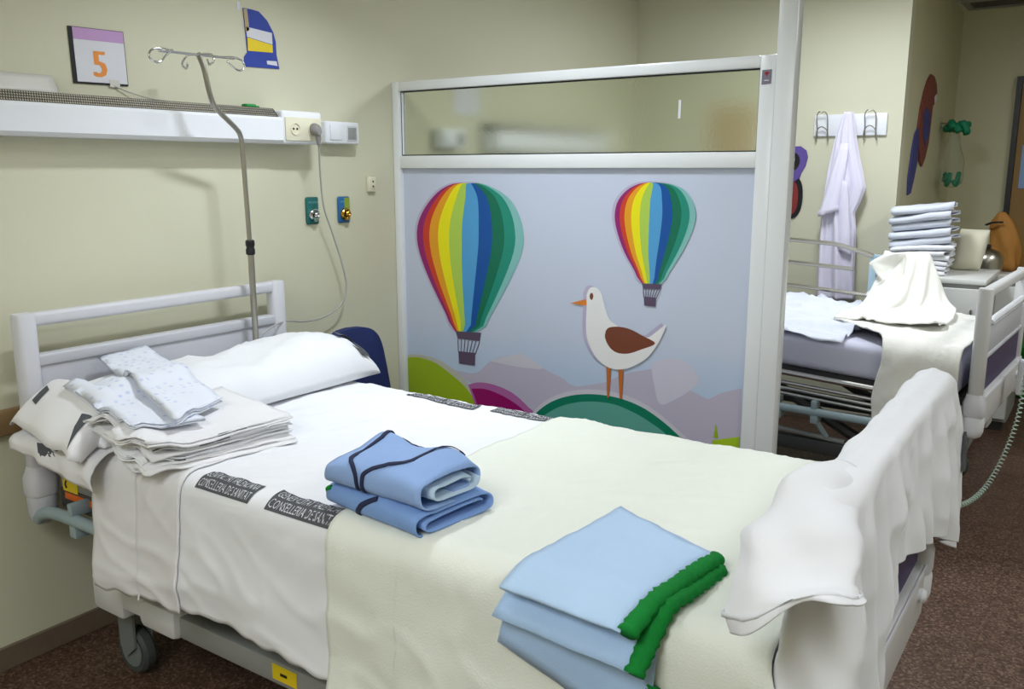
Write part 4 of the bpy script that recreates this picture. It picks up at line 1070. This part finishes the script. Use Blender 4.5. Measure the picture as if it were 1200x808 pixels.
for i in range(NU):
    for j in range(NV):
        a, b_ = i/(NU-1), j/(NV-1)
        P0[i, j] = (1.75+.35*a+.03*math.sin(b_*9)*(1-b_), 4.97-.62*b_, 1.13+.004*math.sin(i*.9+j*.5)-.15*max(0, b_-.3)); RS[i, j] = (.50*a, .80*b_, 0)
        if 4.90 <= P0[i, j, 1] <= 4.935 and 1.79 < P0[i, j, 0] < 1.97: pins.append(i*NV+j)
for k in pins: P0.reshape(-1, 3)[k, 2] = 1.128
def coll2(Q, P):
    Q = box_push(Q, P, (.3, 4.885, .95), (1.985, 4.935, 1.112), .014)
    return box_push(Q, P, (0, 3.9, .3), (2.36, 4.90, .866), .03)
G2 = crinkle(pbd(P0, RS, pins, coll2, steps=130, iters=9, stiff_bend=.4, damp=.96), .012, 5., 8.)
pk = solo('blanket', grid_np(G2), 'blanket', 'cream blanket draped in a peak over the far bed side rail', 'blanket', solid=.006, sub=1, smooth=1)
def corner(u, v):
    z = 1.128-.275*v; xl = interp(v, [0, .1, .2, .35, .5, .65, .78, .9, 1], [1.79, 1.74, 1.702, 1.735, 1.775, 1.74, 1.703, 1.75, 1.81])
    x = xl+(1.87-xl)*u
    return Vector((x, 4.862-.10*v*v-.02*math.sin(u*4+v*6)-.03*v*(1-u)+.012*nz(u*4, v*5, 2), z-.02*u*v))
part('turned_corner', B().grid(corner, 10, 24), 'blanket', pk, solid=.006, smooth=1)
# remote control with coiled cord on the footboard
hc = thing('hand_control', 'pale hand control with coiled cord hanging from the far footboard', 'hand control', (2.49, 4.35, .52))
part('handset', B().box(2.455, 2.48, 4.42, 4.47, .56, .72, .008, 3), 'white_plastic', hc)
part('keypad', B().box(2.48, 2.4815, 4.427, 4.463, .60, .70), 'cabinet_grey', hc)
for k in range(4): part('button', B().box(2.4815, 2.4835, 4.432+(k % 2)*.018, 4.444+(k % 2)*.018, .63+(k//2)*.03, .643+(k//2)*.03, .0005, 1), 'red' if k == 0 else 'teal_label', hc)
ax = smooth_path([(2.475, 4.42, .98), (2.49, 4.42, .86), (2.49, 4.40, .68), (2.485, 4.30, .50), (2.46, 4.18, .36), (2.42, 4.05, .25), (2.37, 3.92, .20), (2.30, 3.80, .20), (2.20, 3.7, .26)], 10)
hp = []
N = 900
for k in range(N):
    t_ = k/(N-1)*(len(ax)-1); i = min(int(t_), len(ax)-2); p = ax[i].lerp(ax[i+1], t_-i); d = (ax[i+1]-ax[i]).normalized()
    a1 = d.cross(Vector((0, .3, 1))).normalized(); a2 = d.cross(a1); th = k/N*2*PI*75
    hp.append(p+(a1*math.cos(th)+a2*math.sin(th))*.0085)
part('coiled_cord', B().tube(hp, .0032, 5), 'cord_green', hc, smooth=1)

# ------------------------------------------------------------------ coat hooks and hanging gown
hr = thing('hook_rail', 'white coat hook rail with wire hooks on the back wall', 'hook rail', (1.39, 5.5, 1.74))
part('rail', B().box(1.19, 1.60, 5.478, 5.499, 1.745, 1.87, .006, 2), 'white_plastic', hr)
for hx in (1.245, 1.515):
    part('hook', B().tube(smooth_path([(hx-.03, 5.472, 1.735), (hx-.03, 5.46, 1.80), (hx-.03, 5.44, 1.86), (hx-.015, 5.43, 1.885), (hx, 5.428, 1.89-.012), (hx+.015, 5.43, 1.885), (hx+.03, 5.44, 1.86), (hx+.03, 5.46, 1.80), (hx+.03, 5.472, 1.735)], 5), .0035, 8), 'steel', hr, smooth=1)
    part('hook', B().tube(smooth_path([(hx-.035, 5.47, 1.72), (hx-.03, 5.455, 1.775), (hx, 5.44, 1.80), (hx+.03, 5.455, 1.775), (hx+.035, 5.47, 1.72)], 5), .0035, 8), 'steel', hr, smooth=1)
gw = thing('hanging_gown', 'white gown, cool light tinted into its cloth, hanging from the middle hook of the rail', 'gown', (1.40, 5.42, .79))
GZ = [1.878, 1.82, 1.74, 1.64, 1.55, 1.45, 1.36, 1.296, 1.2, 1.0, .79]
GL = [1.375, 1.355, 1.335, 1.318, 1.303, 1.292, 1.287, 1.285, 1.283, 1.283, 1.285]
GR = [1.425, 1.44, 1.452, 1.475, 1.50, 1.525, 1.50, 1.475, 1.49, 1.495, 1.51]
R = []
for k in range(60):
    z = 1.878-(1.878-.79)*k/59; zz = list(reversed(GZ)); l, r_ = float(np.interp(z, zz, list(reversed(GL)))), float(np.interp(z, zz, list(reversed(GR))))
    cx, hw = (l+r_)/2, (r_-l)/2; q = 1-k/59; ring = []
    for j in range(72):
        a = 2*PI*j/72; dep = .03+.022*(1-q)
        fold = .30*math.sin(a*6+z*3+1)*(.4+.6*(1-q))+.25*nz(math.cos(a)*2.2, math.sin(a)*2.2, z*1.6+2)+.12*math.sin(a*11+z*5)
        ring.append((cx+hw*math.cos(a), 5.425+dep*math.sin(a)*(1+fold)-.012*fold*(1 if math.sin(a) < 0 else -.3), z))
    R.append(ring)
part('gown_body', B().rings(R), 'gown_cool_light', gw, smooth=1)
sp_ = [((1.395, 5.395, 1.70), .022), ((1.39, 5.38, 1.62), .032), ((1.375, 5.37, 1.52), .04), ((1.36, 5.365, 1.42), .044), ((1.345, 5.362, 1.35), .05), ((1.338, 5.362, 1.30), .056)]
part('sleeve', B().rings([[(c[0]+r_*math.cos(a)*(1+.15*nz(math.cos(a)*2, i*.6, 3)), c[1]+r_*.55*math.sin(a)*(1+.3*nz(math.sin(a)*2, math.cos(a)*2, i*.5)), c[2]+.02*math.cos(a)*(i == 5)) for a in [2*PI*k/24 for k in range(24)]] for i, (c, r_) in enumerate(sp_)], True, False), 'gown_cool_light', gw, smooth=1, solid=.003, sub=1)
part('cuff', B().rings([[(1.338+rr*math.cos(a), 5.362+rr*.55*math.sin(a), z+.02*math.cos(a)) for a in [2*PI*k/24 for k in range(24)]] for rr, z in ((.055, 1.335), (.0595, 1.325), (.0595, 1.30), (.056, 1.296))], True, False), 'gown_cool_light', gw, smooth=1)
part('gown_flap', B().grid(lambda u, v: Vector((1.39+.045*u+.05*v*u, 5.372-.012*math.sin(u*PI)+.004*v, 1.50-.40*v-.05*u+.03*u*(1-v))), 8, 14), 'gown_cool_light', gw, smooth=1, solid=.003)

# foam cut-outs on the walls
c8 = thing('foam_cutout', 'purple and red foam cut-out on the back wall beside the partition post', 'cut-out', (1.08, 5.49, 1.26))
def blob(cx, cz, rx, rz, n=28, e=1.): return [(cx+rx*math.copysign(abs(math.cos(2*PI*k/n))**e, math.cos(2*PI*k/n)), cz+rz*math.copysign(abs(math.sin(2*PI*k/n))**e, math.sin(2*PI*k/n))) for k in range(n)]
part('upper_loop', B().prism([(x, 5.488, z) for x, z in [(1.0, 1.60), (1.03, 1.66), (1.07, 1.69), (1.115, 1.69), (1.15, 1.665), (1.162, 1.625), (1.15, 1.57), (1.13, 1.535), (1.12, 1.50), (1.09, 1.48), (1.02, 1.50)]], (0, .011, 0)), 'cutout_purple', c8)
part('lower_loop', B().prism([(x, 5.49, z) for x, z in blob(1.06, 1.385, .085, .135, 28, .8)], (0, .009, 0)), 'black', c8)
part('red_fill', B().prism([(x, 5.4875, z) for x, z in blob(1.05, 1.38, .07, .112, 28, .8)], (0, .0025, 0)), 'cutout_red', c8)
part('yellow_spot', B().prism([(x, 5.485, z) for x, z in blob(1.065, 1.612, .022, .026, 18)], (0, .003, 0)), 'cutout_yellow', c8)
part('dark_spot', B().prism([(x, 5.4865, z) for x, z in blob(1.075, 1.60, .042, .055, 18)], (0, .0015, 0)), 'black', c8)
tn = solo('paper_poster', B().box(.52, .84, 5.492, 5.499, 1.60, 1.95, .001, 1), 'cutout_tan', 'tan paper poster seen blurred through the right of the frosted pane', 'poster')
ps2 = solo('paper_notice', B().box(.001, .004, 3.52, 3.72, 1.82, 1.99), 'paper_white', 'white paper notice seen blurred through the left of the frosted pane', 'paper')
fc = thing('foam_cutout', 'tall red and blue foam cut-out on the side wall above the linen', 'cut-out', (1.69, 6.1, 1.40))
def yz(pts, x0, d, m, nm): part(nm, B().prism([(x0, y, z) for y, z in pts], (d, 0, 0)), m, fc)
yz([(6.02, 2.02), (6.10, 2.09), (6.19, 2.135), (6.30, 2.13), (6.40, 2.09), (6.44, 2.04), (6.41, 1.98), (6.33, 1.95), (6.32, 1.85), (6.30, 1.72), (6.22, 1.62), (6.14, 1.57), (6.06, 1.60), (5.98, 1.70), (5.92, 1.80), (5.95, 1.92)], 1.681, .012, 'cutout_red2', 'red_shape')
yz([(6.03, 1.90), (6.13, 1.93), (6.24, 1.90), (6.26, 1.78), (6.18, 1.70), (6.08, 1.75)], 1.6935, .003, 'cutout_indigo', 'blue_shape')
yz([(5.92, 1.80), (5.98, 1.70), (5.99, 1.60), (5.93, 1.50), (5.86, 1.41), (5.78, 1.40), (5.76, 1.50), (5.80, 1.66), (5.85, 1.76)], 1.681, .010, 'cutout_indigo', 'tail_shape')
yz([(6.35, 2.01), (6.41, 2.03), (6.42, 1.99), (6.37, 1.97)], 1.6935, .003, 'paper_white', 'white_spot')
# hanging bag with green gloves
bg = thing('plastic_bag', 'clear plastic bag with green gloves hanging on the side wall', 'bag', (1.74, 6.75, 1.42))
R = []
for k in range(16):
    z = 1.83-.40*k/15; r_ = interp(k, [0, 2, 5, 9, 12, 14, 15], [.02, .03, .05, .065, .075, .07, .02]); ring = []
    for j in range(24):
        a = 2*PI*j/24; rr = r_*(1+.18*nz(math.cos(a)*2, math.sin(a)*2, k*.3))
        ring.append((1.775+rr*math.cos(a)*1.0, 6.75+rr*1.25*math.sin(a), z))
    R.append(ring)
part('bag_film', B().rings(R), 'clear_plastic', bg, smooth=1)
gb = B()
for k in range(9):
    a = k*2.4; gb.tube(smooth_path([(1.775+.02*math.cos(a), 6.75+.02*math.sin(a), 1.82), (1.78+.05*math.cos(a), 6.75+.06*math.sin(a), 1.845+.02*math.sin(k*3)), (1.785+.07*math.cos(a+.3), 6.75+.08*math.sin(a+.3), 1.82+.03*math.cos(k*2))], 4), .024, 7)
part('green_bow', gb, 'glove_green', bg, smooth=1)
gb = B()
for k in range(12):
    a = k*2.1; gb.tube(smooth_path([(1.775+.015*math.cos(a), 6.75+.02*math.sin(a), 1.475), (1.775+.035*math.cos(a), 6.75+.05*math.sin(a), 1.47+.03*math.sin(k*2)), (1.775+.05*math.cos(a+.6), 6.75+.07*math.sin(a+.6), 1.50+.03*math.cos(k*3))], 4), .014, 7)
part('green_glove', gb, 'glove_green', bg, smooth=1)
part('bag_hook', B().tube([(1.68, 6.75, 1.86), (1.73, 6.75, 1.86), (1.75, 6.75, 1.83)], .006, 8), 'steel', bg)

# ------------------------------------------------------------------ cabinets and what stands on them
def cabinet(x0, x1, y0, y1, h, label):
    t = thing('cabinet', label, 'cabinet', ((x0+x1)/2, (y0+y1)/2, 0))
    part('body', B().box(x0, x1, y0, y1, .06, h-.028, .003, 1), 'cabinet_grey', t)
    part('plinth', B().box(x0+.02, x1-.02, y0+.03, y1-.02, 0, .06), 'dark_metal', t)
    part('worktop', B().box(x0-.008, x1+.008, y0-.015, y1+.004, h-.028, h, .005, 2), 'cabinet_white', t)
    d = part('door', B().box(x0+.008, x1-.008, y0-.014, y0-.001, .08, h-.05, .003, 1), 'cabinet_white', t)
    part('handle', B().tube([(x1-.05, y0-.012, h-.16), (x1-.05, y0-.035, h-.16), (x1-.05, y0-.035, h-.28), (x1-.05, y0-.012, h-.28)], .005, 8), 'steel', d)
    return t
cabinet(1.70, 2.215, 5.15, 5.75, .985, 'pale grey cabinet with the linen pile on it, behind the far bed')
cabinet(1.98, 2.33, 5.86, 6.35, .93, 'lower white cabinet standing behind the grey one')
zc = .986
n = 11
for k in range(n):
    r = random.Random(90+k); low = k < 6; tt = .0140 if low else .0250
    sh = .0 if low else .012
    f0 = placed(1.862+sh+r.uniform(-.018, .018), 5.36+r.uniform(-.015, .015), zc, math.radians(90+r.uniform(-6, 6)), 0, 0)
    def f(u, v, z, f0=f0, k=k):
        p = f0(u, v, z); p.z += .008*nz(p.x*6, p.y*4, k*1.7)+((p.x-1.86)*.13 if k > 5 else (p.x-1.86)*.012*k); p.z = max(p.z, .9885); p.x = max(1.692, p.x); return p
    names = ['bottom', 'second from the bottom', 'third from the bottom', 'fourth from the bottom', 'fifth from the bottom', 'sixth from the bottom, under the bluish sheets', 'fifth from the top, lowest of the bluish sheets', 'fourth from the top', 'third from the top', 'second from the top', 'topmost']
    solo('folded_sheet', rolled(f, .29+r.uniform(-.015, .015), .30+r.uniform(-.02, .02), 1.0, tt, 90+k, 0., nv=12, per=40, jit=.012, puff=.004, crumple=.004), 'cotton' if low else 'blue_sheet', 'folded white sheet on the grey cabinet, '+names[k], 'sheet', 'folded sheets on the grey cabinet', solid=.004, smooth=1)
    zc += 1.80*tt
pl2 = B()
n1 = 20
R = []
for k in range(17):
    a_ = -1+2*k/16; ring = []
    hh = max(.04, (1-abs(a_)**3))**.5
    for j in range(28):
        a = 2*PI*j/28
        ring.append((2.055+.08*math.copysign(abs(math.cos(a))**.6, math.cos(a))*(.9+.1*hh)+.03*(a_+1)*.5, 5.62+.06*math.sin(a)*hh+.05*(a_+1)*.5, 1.102+.115*a_+.008*nz(math.cos(a), k*.2, 3)))
    R.append(ring)
solo('pillow', pl2.rings(R), 'beige_cloth', 'small cream pillow standing upright on the grey cabinet', 'pillow', smooth=1)
can = thing('steel_canister', 'shiny rounded steel canister behind the cream pillow', 'canister', (2.12, 6.05, .93))
part('body', B().lathe((2.12, 6.05, .932), [(.07, 0), (.085, .015), (.09, .07), (.088, .10), (.06, .135), (.02, .15), (0, .152)], 28), 'steel', can)
part('lid_knob', B().lathe((2.12, 6.05, 1.083), [(.008, -.002), (.016, .008), (.014, .02), (0, .024)], 14), 'black', can)
tb = thing('cloth_bag', 'tan cloth bag slumped on the low cabinet before the door', 'bag', (2.2, 6.2, .93))
R = []
for k in range(14):
    z = .933+.36*k/13; r_ = interp(k, [0, 1, 5, 9, 11, 13], [.07, .095, .10, .085, .06, .02]); ring = []
    for j in range(26):
        a = 2*PI*j/26; rr = r_*(1+.22*nz(math.cos(a)*1.6, math.sin(a)*1.6, k*.22)+.1*math.sin(a*5+k*.4))
        ring.append((2.205-.05*(k/13)**1.5+rr*math.cos(a)*.9, 6.25+rr*math.sin(a)*.6, z))
    R.append(ring)
part('sack', B().rings(R), 'tan_cloth', tb, smooth=1)
part('strap', B().tube(smooth_path([(2.08, 6.2, 1.215), (2.12, 6.16, 1.232), (2.17, 6.18, 1.235)]), .012, 8, ry=.006), 'black', tb, smooth=1)
part('hanging_cloth', B().grid(lambda u, v: Vector((2.362+.06*u+.012*math.sin(v*5), 6.12-.04*math.sin(u*PI), 1.14-.32*v+.02*nz(u*3, v*3, 1))), 10, 14), 'tan_cloth', tb, smooth=1, solid=.006)
bn = thing('waste_bin', 'bright green waste bin on the floor of the aisle', 'bin', (2.40, 6.95, 0))
part('tub', B().lathe((2.40, 6.95, .004), [(.13, 0), (.14, .01), (.165, .32), (.17, .33)], 28), 'bin_green', bn)
part('lid', B().lathe((2.40, 6.95, .336), [(.175, 0), (.175, .025), (.10, .07), (0, .08)], 28), 'bin_green', bn)
pb_ = solo('wall_poster', B().box(2.14, 2.5, 7.262, 7.269, 1.42, 1.72, .001, 1), 'poster_blue', 'pale blue poster on the door', 'poster')
